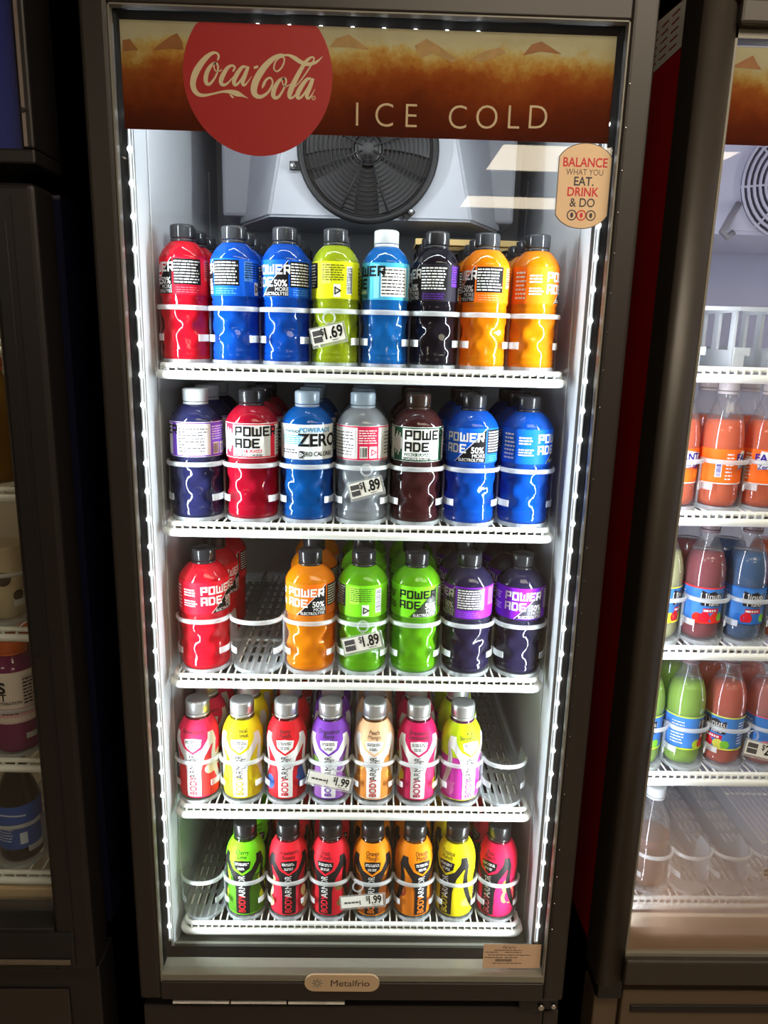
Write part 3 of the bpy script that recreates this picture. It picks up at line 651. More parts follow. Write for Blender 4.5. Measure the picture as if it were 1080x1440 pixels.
def sports_label(R, H, style, word, base, prn=INK, accent=None, seed=0, band=None):
    """wrapped printed sleeve; angles run 0 = wordmark, growing to the viewer's right"""
    h = H / .200; Rl = .0398 * R / .0405; rf = lambda z: Rl; z0, z1 = .0985 * h, .1515 * h; zc = (z0 + z1) / 2; hh = (z1 - z0) / 2
    mats = [base, prn, word, accent or prn, PWHITE, INK]
    bm = bmesh.new(); add_lathe(bm, [(Rl + .0003, z0), (Rl + .0004, z0 + .001), (Rl + .0004, z1 - .001), (Rl + .0003, z1)], 56, 0, None, cap=False)
    D = PI * Rl / 180
    def p(piece, mi, off=.0008): put(bm, piece, wrap(rf, off, Rl, zc), mi, .0045)
    if style == 'full':       # coloured band, wordmark, dark corner, dark fine print
        wl = 44 * D
        p(block_word('POWER', -48 * D, hh * .22, hh * .52, .56, .28), 2); p(block_word('ADE', -48 * D, -hh * .44, hh * .52, .56, .28), 2)
        p(poly([(-22 * D, -hh * .96), (46 * D, -hh * .96), (46 * D, hh * .95)]), 1, .0007)
        p(ribbon([(-24 * D, -hh * .96, .0008), (46 * D, hh * .98, .0008)], 8), 2, .0009)
        p(text('50%', hh * .50, 27 * D, -hh * .42, .9, 'C', .02), 4, .0010); p(text('MORE', hh * .30, 30 * D, -hh * .68, .95, 'C', .02), 4, .0010); p(text('ELECTROLYTES', hh * .24, 14 * D, -hh * .90, .9, 'C', .01), 4, .0010)
        p(rect(50 * D, 116 * D, -hh * .45, hh * .92), 1); p(small_print(52 * D, 114 * D, -hh * .40, hh * .86, 8, seed, .45), 4, .0010)
        p(small_print(56 * D, 110 * D, -hh * .92, -hh * .55, 3, seed + 3, .35), 3, .0010)
        p(rect(128 * D, 152 * D, -hh * .2, hh * .9), 3, .0007); p(small_print(130 * D, 186 * D, -hh * .05, hh * .85, 7, seed + 5, .35), 1, .0010)
        p(rect(190 * D, 206 * D, -hh * .75, hh * .75), 4, .0007); p(barcode(191 * D, 205 * D, -hh * .70, hh * .70, seed + 2, True), 5, .0010)
        p(rect(158 * D, 174 * D, -hh * .92, -hh * .22), 4, .0007); p(ring2(166 * D, -hh * .57, hh * .14, hh * .27, 3), 5, .0010)
        p(small_print(232 * D, 262 * D, -hh * .8, hh * .8, 7, seed + 8, .45), 2, .0010); p(small_print(270 * D, 300 * D, hh * .1, hh * .6, 3, seed + 9, .5), 2, .0010)
        p(small_print(270 * D, 304 * D, -hh * .55, -hh * .1, 3, seed + 10, .5), 2, .0010)
    else:                     # white band (zero sugar): big black wordmark, coloured block
        p(block_word('POWER', -34 * D, hh * .26, hh * .56, .58, .28), 5); p(block_word('ADE', -34 * D, -hh * .42, hh * .56, .58, .28), 5)
        p(rect(-34 * D, 26 * D, -hh * .68, -hh * .50), 3, .0007); p(text('ZERO SUGAR', hh * .20, -4 * D, -hh * .66, 1.25, 'C', .02), 4, .0010)
        p(text('SPORTS DRINK', hh * .22, -4 * D, -hh * .90, 1.15, 'C', .01), 5, .0010)
        p(rect(-66 * D, -40 * D, -hh * .92, hh * .92), 3, .0007)
        for k in range(6): p(rect((-64 + 4 * k) * D, (-61 + 4 * k) * D, -hh * (.3 + .09 * ((k * 3) % 5)), hh * (.4 + .08 * ((k * 2) % 5))), 4, .0010)
        p(rect(48 * D, 62 * D, -hh * .9, hh * .9), 3, .0007)
        p(rect(66 * D, 134 * D, -hh * .82, hh * .75), 4, .0007); p(small_print(68 * D, 132 * D, -hh * .76, hh * .70, 8, seed, .34), 1, .0010)
        p(rect(140 * D, 188 * D, -hh * .94, hh * .9), 3, .0007); p(small_print(143 * D, 184 * D, -hh * .05, hh * .8, 6, seed + 5, .35), 4, .0010)
        p(rect(166 * D, 184 * D, -hh * .85, -hh * .18), 4, .0010); p(ring2(175 * D, -hh * .52, hh * .13, hh * .25, 3), 3, .0012)
        p(rect(145 * D, 162 * D, -hh * .85, -hh * .18), 4, .0010); p(barcode(146 * D, 161 * D, -hh * .8, -hh * .24, seed), 5, .0012)
        p(small_print(206 * D, 280 * D, -hh * .7, hh * .7, 7, seed + 7, .35), 1, .0010)
    if band:
        for zz in (-.97, .90): p(rect(-180 * D, 180 * D, zz * hh, (zz + .07) * hh), 3, .0006)
    return mk('label', bm, mats)
def zero_old_label(R, H, seed):
    """white label with blue lettering and a large black ZERO"""
    h = H / .200; Rl = .0398 * R / .0405; rf = lambda z: Rl; z0, z1 = .0985 * h, .1515 * h; zc = (z0 + z1) / 2; hh = (z1 - z0) / 2; D = PI * Rl / 180
    bm = bmesh.new(); add_lathe(bm, [(Rl + .0003, z0), (Rl + .0004, z1)], 56, 0, None, cap=False)
    def p(piece, mi, off=.0008): put(bm, piece, wrap(rf, off, Rl, zc), mi, .0045)
    p(text('POWERADE', hh * .36, 38 * D, hh * .58, 1.0, 'C', .02), 1); p(text('ZERO', hh * 1.0, 46 * D, -hh * .22, 1.0, 'C', .03), 2); p(text('ZERO CALORIES', hh * .36, 42 * D, -hh * .80, .8, 'C', .02), 2)
    p(rect(-42 * D, 10 * D, -hh * .2, hh * .75), 3, .0007); p(text('POWERADE', hh * .24, -16 * D, hh * .52, .8, 'C', .01), 2, .0010); p(small_print(-40 * D, 8 * D, -hh * .15, hh * .42, 5, seed, .5), 1, .0010); p(small_print(-44 * D, -2 * D, -hh * .7, -hh * .4, 2, seed + 1, .5), 4, .0010)
    p(rect(0, 10 * D, -hh * .95, -hh * .5), 4); p(ring2(5 * D, -hh * .72, hh * .08, hh * .15, 3), 0, .0010)
    p(rect(92 * D, 160 * D, -hh * .8, hh * .8), 3, .0007); p(small_print(94 * D, 158 * D, -hh * .75, hh * .75, 8, seed, .35), 2, .0010); p(rect(-96 * D, -60 * D, -hh * .9, hh * .9), 3, .0007)
    return mk('label', bm, [col('pale', (226, 232, 236)), col('sky', (52, 140, 190)), INK, col('paleblue', (186, 212, 222)), GREYINK])
def drink(n, rgb, tr=.14): return clear_mix('drink_' + n, rgb, tr, .42, .04, bump=.18)
W_ = PWHITE
SPORT = {  # name: (drink, cap, label builder)
    'red': (drink('red', (224, 26, 48)), CAPT, ('full', W_, col('red', (214, 24, 46)), INK, col('redpale', (232, 96, 104)))),
    'blue': (drink('blue', (14, 84, 196)), CAPT, ('full', W_, col('blue', (18, 92, 214)), INK, col('bluepale', (90, 150, 226)))),
    'lime': (drink('lime', (172, 190, 34)), CAPT, ('full', INK, col('lime', (212, 218, 30)), INK, col('limepale', (222, 226, 90)))),
    'aqua': (drink('aqua', (20, 112, 198)), CAPW, ('zero', None, col('aquaband', (74, 170, 206)), INK, col('aquapale', (128, 196, 220)))),
    'black': (drink('black', (26, 24, 34), .08), CAPD, ('full', W_, col('ink', (34, 30, 42)), INK, col('violet', (92, 44, 150)))),
    'orange': (drink('orange', (240, 146, 16)), CAPT, ('full', W_, col('orange', (240, 110, 20)), INK, col('orangepale', (240, 160, 110)))),
    'navy': (drink('navy', (44, 46, 92)), CAPW, ('zero', None, col('whiteband', (232, 230, 236)), GREYINK, col('violet2', (118, 74, 190)))),
    'crimson': (drink('crimson', (176, 18, 46)), CAPD, ('zero', None, col('whiteband2', (234, 234, 234)), GREYINK, col('crimson', (214, 40, 60)))),
    'zeroblue': (drink('zeroblue', (10, 92, 178)), CAPF, None),
    'clear': (drink('clear', (176, 182, 190), .45), CAPF, ('zero', None, col('greyband', (206, 208, 208)), GREYINK, col('rose', (196, 40, 74)))),
    'brown': (drink('brown', (70, 34, 36), .08), CAPB, ('zero', None, col('whiteband3', (230, 232, 230)), GREYINK, col('pine', (34, 84, 62)))),
    'green': (drink('green', (110, 190, 26)), CAPD, ('full', INK, col('green', (120, 214, 34)), mat('dark_corner', (40, 48, 36), .4), col('greenpale', (160, 226, 70)))),
    'purple': (drink('purple', (40, 36, 66), .08), CAPD, ('full', W_, col('purple', (120, 30, 190)), mat('dark_corner2', (44, 38, 58), .4), col('purplepale', (150, 96, 205)))),
}
CAPROW = {.036: CAPT}
_sport = {}
def sport_meshes(fl, R, H):
    k = (fl, R)
    if k in _sport: return _sport[k]
    dr, cp_, lb = SPORT[fl]; cp_ = CAPD if (cp_ is CAPT and R > .038) else cp_; P, rf = sports_profile(R, H)
    body = body_mesh('bottle_body', P, dr, rf, 60)
    cap = cap_mesh('cap', .0195 * R / .0405 if R > .038 else .0183, .0195 * H / .2, cp_, .1805 * H / .200)
    if lb is None: lab = zero_old_label(R, H, 3)
    else: lab = sports_label(R, H, lb[0], lb[1] or INK, lb[2], lb[3], lb[4], seed=len(_sport), band=(lb[0] == 'zero' and fl != 'aqua'))
    _sport[k] = (body, cap, lab); return _sport[k]
def place_bottle(name, ms, loc, rz, label, cat, group):
    t = thing(name, label, cat, loc, rz, group)
    obj('bottle_body', ms[0], t); obj('cap', ms[1], t)
    if ms[2]: obj('label', ms[2], t)
    return t

# --- slim sleeved bottle with egg shoulder
def slim_profile(H=.176):
    h = H / .176
    return [(.024, 0), (.0300, .002 * h), (.0328, .007 * h), (.0338, .016 * h), (.0338, .030 * h), (.0332, .050 * h), (.0326, .066 * h), (.0328, .076 * h), (.0340, .088 * h), (.0346, .100 * h), (.0343, .110 * h), (.0330, .120 * h), (.0300, .130 * h), (.0255, .139 * h), (.0205, .1455 * h), (.0175, .149 * h), (.0168, .152 * h), (.0168, .154 * h)]
def slim_label(lyte, flav, side, fruit, words, accent, seed):
    P = slim_profile(); rf0 = interp(P); R0 = .034; D = PI * R0 / 180
    bm = bmesh.new(); add_lathe(bm, [(r + .0003, z) for r, z in P[2:15]], 48, 0, None, cap=False)
    rg = random.Random(seed)
    def p(piece, mi, off=.0008): put(bm, piece, wrap(rf0, off, R0), mi, .0045, .006)
    colm = 3 if lyte else 4                          # white or black column
    p(rect(-179.5 * D, 179.5 * D, .009, .088), 1, .0005)
    # side fruit shapes
    for sgn in (-1, 1):
        for k in range(6):
            a = sgn * rg.uniform(44, 84) * D; z = rg.uniform(.022, .080); p(disc(a, z, rg.uniform(.006, .011), 14, rg.uniform(.007, .014)), rg.choice((1, 2, 2)), .0006 + .00004 * k)
    # wide ribbon round the shoulder and the column down the front
    out = [(-20, .010), (20, .010), (21, .058), (32, .084), (52, .103), (70, .108), (64, .126), (-64, .126), (-70, .108), (-52, .103), (-32, .084), (-21, .058)]
    p(poly([(a * D, z) for a, z in out]), colm, .0009)
    for sgn in (-1, 1): p(ribbon([(sgn * 66 * D, .112, .004), (sgn * 60 * D, .090, .008), (sgn * 66 * D, .060, .010), (sgn * 84 * D, .030, .008), (sgn * 100 * D, .012, .003)], 5), colm, .00088)
    p(poly([(a * D, z) for a, z in ((-42, .1415), (-46, .130), (-42, .116), (-26, .100), (0, .0895), (26, .100), (42, .116), (46, .130), (42, .1415))]), 0, .0011)
    p(poly([(a * D, z) for a, z in ((-25, .1165), (-21, .104), (0, .0940), (21, .104), (25, .1165), (0, .119))]), colm, .0013)
    p(small_print(-20 * D, 20 * D, .1095, .1150, 2, seed, .5), 5 if lyte else 3, .0015); p(small_print(-13 * D, 13 * D, .1010, .1065, 2, seed + 2, .5), 5 if lyte else 3, .0015)
    n = len(words)
    for i, wd in enumerate(words): p(text(wd, .0092, 0, .1290 - .0072 * i + (n - 1) * .0030 - .003, .95, 'C', .01), 5 if lyte else (4 if not lyte else 5), .0013)
    # upright wordmark: first half in the flavour accent, second dark or white
    p(text('BODY', .0165, 4.0 * D + .0020, .0135, .78, 'L', .02, True), 6, .0013)
    p(text('ARMOR', .0165, 4.0 * D + .0020, .0135 + .0312, .78, 'L', .02, True), 5 if lyte else 3, .0013)
    if lyte: p(text('LYTE', .0100, 15.5 * D, .064, .95, 'L', .0, True), 5, .0013)
    p(small_print(-8 * D, 8 * D, .004, .009, 1, seed + 4, .4), 5, .0011)
    p(rect(100 * D, 150 * D, .015, .085), colm, .0007); p(small_print(103 * D, 147 * D, .02, .08, 12, seed, .4), 5 if lyte else 3, .0010)
    p(rect(-150 * D, -110 * D, .02, .07), 3, .0007); p(barcode(-148 * D, -112 * D, .024, .066, seed), 4, .0010)
    return mk('label', bm, [flav, side, fruit, PWHITE, mat('sleeve_black', (30, 28, 30), .45, spec=.12), mat('sleeve_grey', (54, 50, 54), .6, spec=.05), accent])
_slim = {}
def slim_meshes(key, lyte, flav, side, fruit, words, acc):
    if key in _slim: return _slim[key]
    f = col('s_' + key, flav); s = col('ss_' + key, side); fr = col('sf_' + key, fruit); ac = col('sa_' + key, acc)
    body = body_mesh('bottle_body', slim_profile(), clear_mix('pet_' + key, tuple(int(x * .5) for x in side), .15, .4, .05), None, 44)
    cap = cap_mesh('cap', .0202, .0220, CAPS if lyte else CAPK, .1545, True, 44)
    _slim[key] = (body, cap, slim_label(lyte, f, s, fr, words, ac, len(_slim) * 3 + 1)); return _slim[key]

# ------------------------------------------------------------------ stock of the middle cooler
BZ = .0130          # bottle base above the shelf datum (tray floor thickness included)
NTH = {1: 'second', 2: 'third', 3: 'fourth', 4: 'fifth'}
def lane(row, x, R, ms, name, cat, front, behind, yaw, n, seed):
    rg = random.Random(seed)
    for k in range(n):
        y = .0835 + R + k * (2 * R + .002)
        lab = front if k == 0 else '%s %s' % (NTH[k], behind)
        place_bottle(name, ms, (x, y, SZ[row] + BZ), -math.radians(yaw if k == 0 else yaw + rg.uniform(-60, 60)), lab, cat, 'bottles on the %s shelf' % ORD[row])
SB, SD = 'sports_drink_bottle', 'bottle'
R1, H1, R2, H2 = .0354, .195, .0405, .200
X1 = [-.266 + .0745 * k for k in range(8)]; X2 = [-.257 + .0862 * k for k in range(7)]; X3 = [-.253 + .0868 * k for k in range(7)]; X4 = [-.270 + .0753 * k for k in range(8)]; X5 = [-.269 + .0755 * k for k in range(8)]
TM1 = tray_meshes(.0745, .036, rail_h=.0805); TM2 = tray_meshes(.0864, .0405); TM4 = tray_meshes(.0753, .0346, rail_h=.079)
row1 = [('red', 62, 'red sports drink bottle with grey cap at the front of the top shelf', 'red bottle in line on the top shelf behind the front red one'),
        ('blue', 96, 'blue bottle with ingredient panel facing out, front of top shelf beside the red', 'blue bottle in line next to the red lane of the top shelf'),
        ('blue', 32, 'blue bottle with white wordmark and black label corner, front of top shelf', 'blue bottle in line next to the lime lane of the top shelf'),
        ('lime', 160, 'lime yellow sports drink bottle at the front of the top shelf', 'lime yellow bottle in line on the top shelf'),
        ('aqua', 78, 'light blue bottle with white cap at the front of the top shelf', 'light blue white-capped bottle in line on the top shelf'),
        ('black', 92, 'black sports drink bottle with violet label strip, front of the top shelf', 'black bottle in line on the top shelf'),
        ('orange', 80, 'orange bottle with black ingredient panel, front of top shelf beside the black', 'orange bottle in line next to the black lane of the top shelf'),
        ('orange', 295, 'orange bottle with plain orange label, front of top shelf against the wall', 'orange bottle in line along the side wall of the top shelf')]
for i, (fl, yw, fr, bh) in enumerate(row1): lane(0, X1[i], R1, sport_meshes(fl, R1, H1), SB, SD, fr, bh, yw, 5, i)
row2 = [('navy', 96, 'dark blue bottle with white and violet label and white cap on second shelf', 'dark blue white-labelled bottle in line on the second shelf'),
        ('crimson', -4, 'crimson bottle with white label and black wordmark on second shelf', 'crimson white-labelled bottle in line on the second shelf'),
        ('zeroblue', 14, 'blue bottle with white label and pale frosted cap on second shelf', 'blue white-labelled bottle in line on the second shelf'),
        ('clear', 150, 'colourless bottle with grey and red label behind second shelf price tag', 'colourless bottle in line on the second shelf'),
        ('brown', -2, 'dark brown bottle with white label and black wordmark on second shelf', 'dark brown bottle in line on the second shelf'),
        ('blue', 22, 'blue bottle with black label corner at the front of second shelf', 'blue bottle in line beside the brown lane of second shelf'),
        ('blue', -62, 'blue bottle with plain blue label, front of second shelf against the wall', 'blue bottle in line along the side wall of second shelf')]
for i, (fl, yw, fr, bh) in enumerate(row2): lane(1, X2[i], R2, sport_meshes(fl, R2, H2), SB, SD, fr, bh, yw, 3, 20 + i)
row3 = [(0, 'red', -52, 'red bottle with white lettering at the front of the third shelf', 'red bottle in line on the third shelf'),
        (2, 'orange', 4, 'orange bottle with white wordmark beside the empty third shelf lane', 'orange bottle in line on the third shelf'),
        (3, 'green', 160, 'bright green bottle with ingredient panel facing out behind third shelf price tag', 'green bottle in line behind the third shelf price tag'),
        (4, 'green', -6, 'bright green bottle with black wordmark at the front of third shelf', 'green bottle in line beside the black lane of third shelf'),
        (5, 'purple', 84, 'black bottle with purple label, its ingredient panel facing out, third shelf', 'black purple-labelled bottle in line between green and side wall lanes, third shelf'),
        (6, 'purple', 0, 'black bottle with purple label and white wordmark at the wall, third shelf', 'black purple-labelled bottle in line along the wall, third shelf')]
for i, fl, yw, fr, bh in row3: lane(2, X3[i], R2, sport_meshes(fl, R2, H2), SB, SD, fr, bh, yw, 3, 40 + i)
row4 = [('strawberry', (226, 44, 86), (214, 60, 60), (236, 220, 200), ('Strawberry',), (204, 40, 62), 4, 'pink-topped'),
        ('tropical', (234, 214, 26), (226, 206, 40), (244, 236, 150), ('Tropical', 'Coconut'), (214, 170, 40), 0, 'yellow-topped'),
        ('berry', (206, 30, 40), (176, 30, 40), (60, 90, 160), ('Berry', 'Punch'), (190, 30, 44), -2, 'red-topped'),
        ('dragon', (118, 62, 172), (130, 84, 150), (110, 150, 70), ('Dragonfruit', 'Berry'), (120, 70, 170), 2, 'violet-topped'),
        ('peach', (238, 190, 148), (206, 130, 60), (230, 170, 70), ('Peach', 'Mango'), (196, 70, 60), 0, 'peach-topped'),
        ('lemonade', (196, 24, 84), (190, 40, 90), (226, 206, 60), ('Strawberry', 'Lemonade'), (170, 40, 80), 0, 'magenta-topped'),
        ('kiwi', (188, 212, 26), (206, 60, 170), (226, 110, 190), ('Kiwi', 'Strawberry'), (190, 50, 165), -22, 'lime-topped')]
for i, (k, a, b, c_, wd, ac, yw, nm) in enumerate(row4):
    lane(3, X4[i], .0346, slim_meshes('l' + k, True, a, b, c_, wd, ac), 'slim_drink_bottle', SD, '%s white-striped bottle with silver cap at the front of fourth shelf' % nm, '%s silver-capped bottle in line on the fourth shelf' % nm, yw, 3, 60 + i)
row5 = [('cherrylime', (112, 206, 30), (70, 120, 30), (200, 210, 50), ('Cherry', 'Lime'), (206, 44, 50), 2, 'green-topped black-striped bottle with black cap on lowest shelf', 'green-topped black-striped bottle in line on the lowest shelf'),
        ('strawban', (226, 36, 52), (196, 40, 60), (230, 220, 160), ('Strawberry', 'Banana'), (220, 44, 60), -8, 'red-topped black-capped bottle next to the green one, lowest shelf', 'red-topped bottle in line next to the green lane, lowest shelf'),
        ('punch', (222, 36, 54), (190, 30, 44), (120, 90, 50), ('Fruit', 'Punch'), (220, 44, 60), 12, 'red-topped black-capped bottle next to the orange one, lowest shelf', 'red-topped bottle in line next to the orange lane, lowest shelf'),
        ('orangemango', (236, 140, 24), (120, 60, 20), (200, 120, 40), ('Orange', 'Mango'), (230, 120, 40), 0, 'orange-topped black-striped bottle behind the lowest price tag', 'orange-topped bottle in line behind the lowest price tag'),
        ('orangemango2', (236, 136, 20), (216, 120, 30), (150, 60, 40), ('Orange', 'Mango'), (236, 130, 40), -22, 'orange-topped bottle with black stripe next to the yellow one, lowest shelf', 'orange-topped bottle in line next to the yellow lane, lowest shelf'),
        ('yellow', (232, 216, 20), (222, 206, 30), (236, 226, 90), ('Tropical', 'Punch'), (220, 200, 50), 36, 'yellow sleeved black-capped bottle on the lowest shelf', 'yellow sleeved bottle in line on the lowest shelf'),
        ('pink', (224, 28, 66), (222, 36, 90), (240, 170, 90), ('Fruit', 'Punch'), (190, 90, 100), 36, 'pink and red sleeved black-capped bottle against the wall, lowest shelf', 'pink and red sleeved bottle in line along the wall, lowest shelf')]
for i, (k, a, b, c_, wd, ac, yw, fr, bh) in enumerate(row5):
    lane(4, X5[i + 1], .0346, slim_meshes('b' + k, False, a, b, c_, wd, ac), 'slim_drink_bottle', SD, fr, bh, yw, 3, 80 + i)
HOLD = [['the red bottles', 'the blue bottles next to the red', 'the blue bottles next to the lime', 'the lime yellow bottles', 'the light blue white-capped bottles', 'the black bottles', 'the orange bottles next to the black', 'the orange bottles along the wall'],
        ['the dark blue bottles', 'the crimson bottles', 'the blue white-labelled bottles', 'the colourless bottles', 'the dark brown bottles', 'the blue bottles next to the brown', 'the blue bottles along the wall'],
        ['the red bottles', None, 'the orange bottles', 'the green bottles behind the price tag', 'the green bottles next to the black', 'the black bottles next to the green', 'the black bottles along the wall'],
        ['the pink-topped bottles', 'the yellow-topped bottles', 'the red-topped bottles', 'the violet-topped bottles', 'the peach-topped bottles', 'the magenta-topped bottles', 'the lime-topped bottles', None],
        [None, 'the green-topped bottles', 'the red-topped bottles next to the green', 'the red-topped bottles next to the orange', 'the orange-topped bottles behind the tag', 'the orange-topped bottles next to the yellow', 'the yellow bottles', 'the pink bottles along the wall']]
for row, xs, tm in ((0, X1, TM1), (1, X2, TM2), (2, X3, TM2), (3, X4, TM4), (4, X5, TM4)):
    for i, x in enumerate(xs):
        sh = '%s shelf' % ORD[row]; hd_ = HOLD[row][i]
        lb = 'empty frosted lane tray on the %s of the middle cooler' % sh if hd_ is None else 'frosted lane tray holding %s, %s' % (hd_, sh)
        place_tray(tm, x, .0775, SZ[row] + .0107, lb, 'lane trays on the %s' % sh)

# ------------------------------------------------------------------ price tags and loose cards of the middle cooler
def price_tag(px, py, Y, wd, hgt, tilt, price, ringpx, label, flip=False):
    c = aty(px, py, Y); t = thing('price_tag', label, 'price tag', tuple(c), rot=(math.radians(-12), math.radians(tilt), 0), group='price tags')
    obj('holder', boxes('holder', [((-wd / 2, .0006, -hgt / 2), (wd / 2, .0018, hgt / 2))], CLEARP, .0003, 1), t)
    bm = bmesh.new(); put(bm, rect(-wd * .47, wd * .44, -hgt * .36, hgt * .42), flat(.0003), 0)
    if flip: put(bm, small_print(-wd * .40, -wd * .08, -hgt * .12, hgt * .1, 1, 3, .5), flat(0), 2); put(bm, rect(-wd * .07, -wd * .05, -hgt * .2, hgt * .1), flat(0), 1)
    else:
        put(bm, rect(-wd * .43, -wd * .18, -hgt * .26, hgt * .32), flat(0), 2); put(bm, rect(-wd * .42, -wd * .19, hgt * .01, hgt * .06), flat(-.0002), 0)
    pc = text(price, hgt * .78, 0, -hgt * .17, .74, 'C', .025); pw = max(v[0] for v in pc[0]); xx = wd * .41 - pw
    put(bm, text('$', hgt * .46, xx - pw - .0008, hgt * .06, .8, 'R', .01), flat(0), 1); put(bm, pc, flat(0, xx), 1)
    put(bm, small_print(xx - wd * .08, xx + wd * .12, -hgt * .31, -hgt * .24, 1, 8, .5), flat(0), 2)
    obj('paper', mk('paper', bm, [PAPER, INK, GREYINK]), t)
    bm = bmesh.new(); r = aty(ringpx[0], ringpx[1], Y); inv = t.rotation_euler.to_matrix().transposed(); rl = inv @ (r - c)
    add_tube(bm, [(rl.x + .0085 * math.cos(2 * PI * k / 20), .0012, rl.z + .0085 * math.sin(2 * PI * k / 20)) for k in range(20)], .0014, 6, 0, True)
    add_box(bm, (rl.x * .6 - .003, .0006, min(hgt * .3, rl.z - .008)), (rl.x * .6 + .003, .0018, rl.z - .006)) if rl.z - .006 > hgt * .3 else None
    obj('ring', mk('ring', bm, CLEARP), t)
price_tag(462, 471, .064, .052, .030, -14, '1.69', (462, 446), 'tilted white price tag of 1.69 on the top shelf rail')
price_tag(515, 687, .064, .054, .029, -16, '1.89', (515, 661), 'tilted white price tag of 1.89 on the second shelf rail')
price_tag(510, 905, .064, .066, .030, -14, '1.89', (510, 882), 'tilted white price tag of 1.89 on the third shelf rail')
price_tag(464, 1099, .064, .078, .025, 13, '1.99', (476, 1080), 'tilted white price tag of 1.99 on the fourth shelf rail', True)
price_tag(510, 1268, .064, .080, .025, -6, '1.99', (503, 1250), 'clear price tag of 1.99 on the lowest shelf rail', True)
# cream cardboard tray lying on the caps
zc0 = SZ[0] + BZ + .1985; card = mat('cream_cardboard', (232, 200, 134), .7, var=.05)
tr_ = thing('cardboard_frame', 'cream cardboard frame lying on the caps of the orange and black bottles', 'cardboard', (.19, .345, zc0))
for lo, hi in (((-.105, -.040, 0), (.098, -.020, .010)), ((-.100, .040, 0), (.085, .060, .008)), ((-.105, -.020, 0), (-.090, .040, .004)), ((.072, -.020, 0), (.085, .040, .004))): obj('cardboard_strip', boxes('cardboard_strip', [(lo, hi)], card, .0005, 1), tr_)
# three cards in the gap under the door
for k, (x0, x1) in enumerate(((-.298, -.204), (-.201, -.108), (-.105, -.010))):
    bm = bmesh.new(); add_box(bm, (x0, -.010, -.0655), (x1, -.008, -.056), .0004, 1, 1); add_box(bm, (x0, -.0125, -.0695), (x1, -.008, -.0655), .0004, 1, 0)
    put(bm, small_print(x0 + .03, x0 + .07, -.0680, -.0670, 1, k), flat(-.0127), 1)
    thing('shelf_card', 'white-edged card tucked under the cooler door, %s' % ('farthest from the oval badge', 'middle one of three', 'directly beneath the oval badge')[k], 'card', group='cards under the cooler door', me=mk('shelf_card', bm, [PAPER, mat('card_dark', (58, 52, 48), .5)]))

# ------------------------------------------------------------------ right cooler
RX0, RX1 = .459, 1.095; RO0, RO1 = .411, 1.143
rc = thing('display_cooler', 'glass-door cooler with red side panel, stocked with orange and fruit drinks', 'cooler', (.777, .35, FLOOR))
LAV = mat('liner_lavender', (206, 206, 226), .45, var=.03, scale=6)
cabinet(rc, .418, 1.136, FLOOR, 1.53, LAV, RED, .456, 1.098, -.005, 1.43)
rd = obj('door', None, rc, -Vector(rc.location)); rd.empty_display_size = .02
# stiles with a rounded, tapering front as seen on this door
def stile(xa, xb, sgn):
    """xa: outer edge, xb: glass edge"""
    wd = abs(xb - xa); P = [(0, .046), (0, -.008)] + [(.014 - .014 * math.cos(t), -.008 - .013 * math.sin(t)) for t in [PI / 2 * k / 6 for k in range(1, 7)]] + [(.014 + (wd - .014) * k / 8, -.021 + .017 * (k / 8) ** 1.8) for k in range(1, 9)] + [(wd, .046)]
    bm = bmesh.new(); add_prism(bm, [(xa + sgn * a, b) for a, b in P], 'z', -.022, 1.46); bmesh.ops.recalc_face_normals(bm, faces=bm.faces[:])
    for f in bm.faces: f.smooth = len(f.verts) == 4 and abs(f.normal.y) > .2
    part('stile', mk('stile', bm, FRAMER), rd)
FRAMER = mat('grey_brown_door_frame', (48, 43, 38), .44, var=.08, scale=20)
stile(RO0, RX0, 1); stile(RO1, RX1, -1)
for z0, z1 in ((1.411, 1.440), (-.022, .026)):
    bm = bmesh.new(); add_box(bm, (RX0 - .002, -.018, z0), (RX1 + .002, .046, z1), .004, 2); part('rail', mk('rail', bm, FRAMER), rd)
part('top_trim', boxes('top_trim', [((RX0 - .03, -.020, 1.4405), (RX1 + .03, .046, 1.485))], mat('tan_trim', (206, 176, 130), .4), .004), rd, 'tan trim strip above the door')
bm = bmesh.new()
for lo, hi in (((RX0, -.004, .026), (RX0 + .003, .02, 1.411)), ((RX1 - .003, -.004, .026), (RX1, .02, 1.411)), ((RX0, -.004, 1.400), (RX1, .02, 1.411)), ((RX0, -.006, .026), (RX1, .02, .032))): add_box(bm, lo, hi)
part('glazing_bead', mk('glazing_bead', bm, BEAD), rd)
part('gasket', boxes('gasket', [((.428, .046, .0), (.452, .060, 1.45)), ((1.102, .046, .0), (1.125, .060, 1.45)), ((.428, .046, 1.42), (1.125, .060, 1.45)), ((.428, .046, -.01), (1.125, .060, .02))], GASKET), rd)
part('glass_pane', boxes('glass_pane', [((RX0 + .001, .000, .030), (RX1 - .001, .004, 1.404))], glass('door_glass_painted_haze', painted_haze=(.10, .36, .46, (206, 176, 150)))), rd)  # haze of reflected warm surroundings painted low on this pane
part('header_print', boxes('header_print', [((RX0 + .003, .0052, 1.280), (RX1 - .003, .0060, 1.394))], cola_print('cola_header_print_b', 1.280, 1.394)), rd)
bm = bmesh.new(); put(bm, px_piece([(1031, 92), (1046, 84), (1062, 76), (1068, 88), (1074, 96)]), flat(.0049)); part('ice_print', mk('ice_print', bm, ICE1), rd)
part('lower_sill', boxes('lower_sill', [((.458, .062, -.0005), (1.096, .072, .045))], mat('sill_cream', (226, 212, 190), .5), .002), rc)
part('sill_strip', boxes('sill_strip', [((RX0 + .004, .006, .032), (RX1 - .004, .022, .060))], mat('sill_brown', (118, 104, 92), .4), .002), rd)
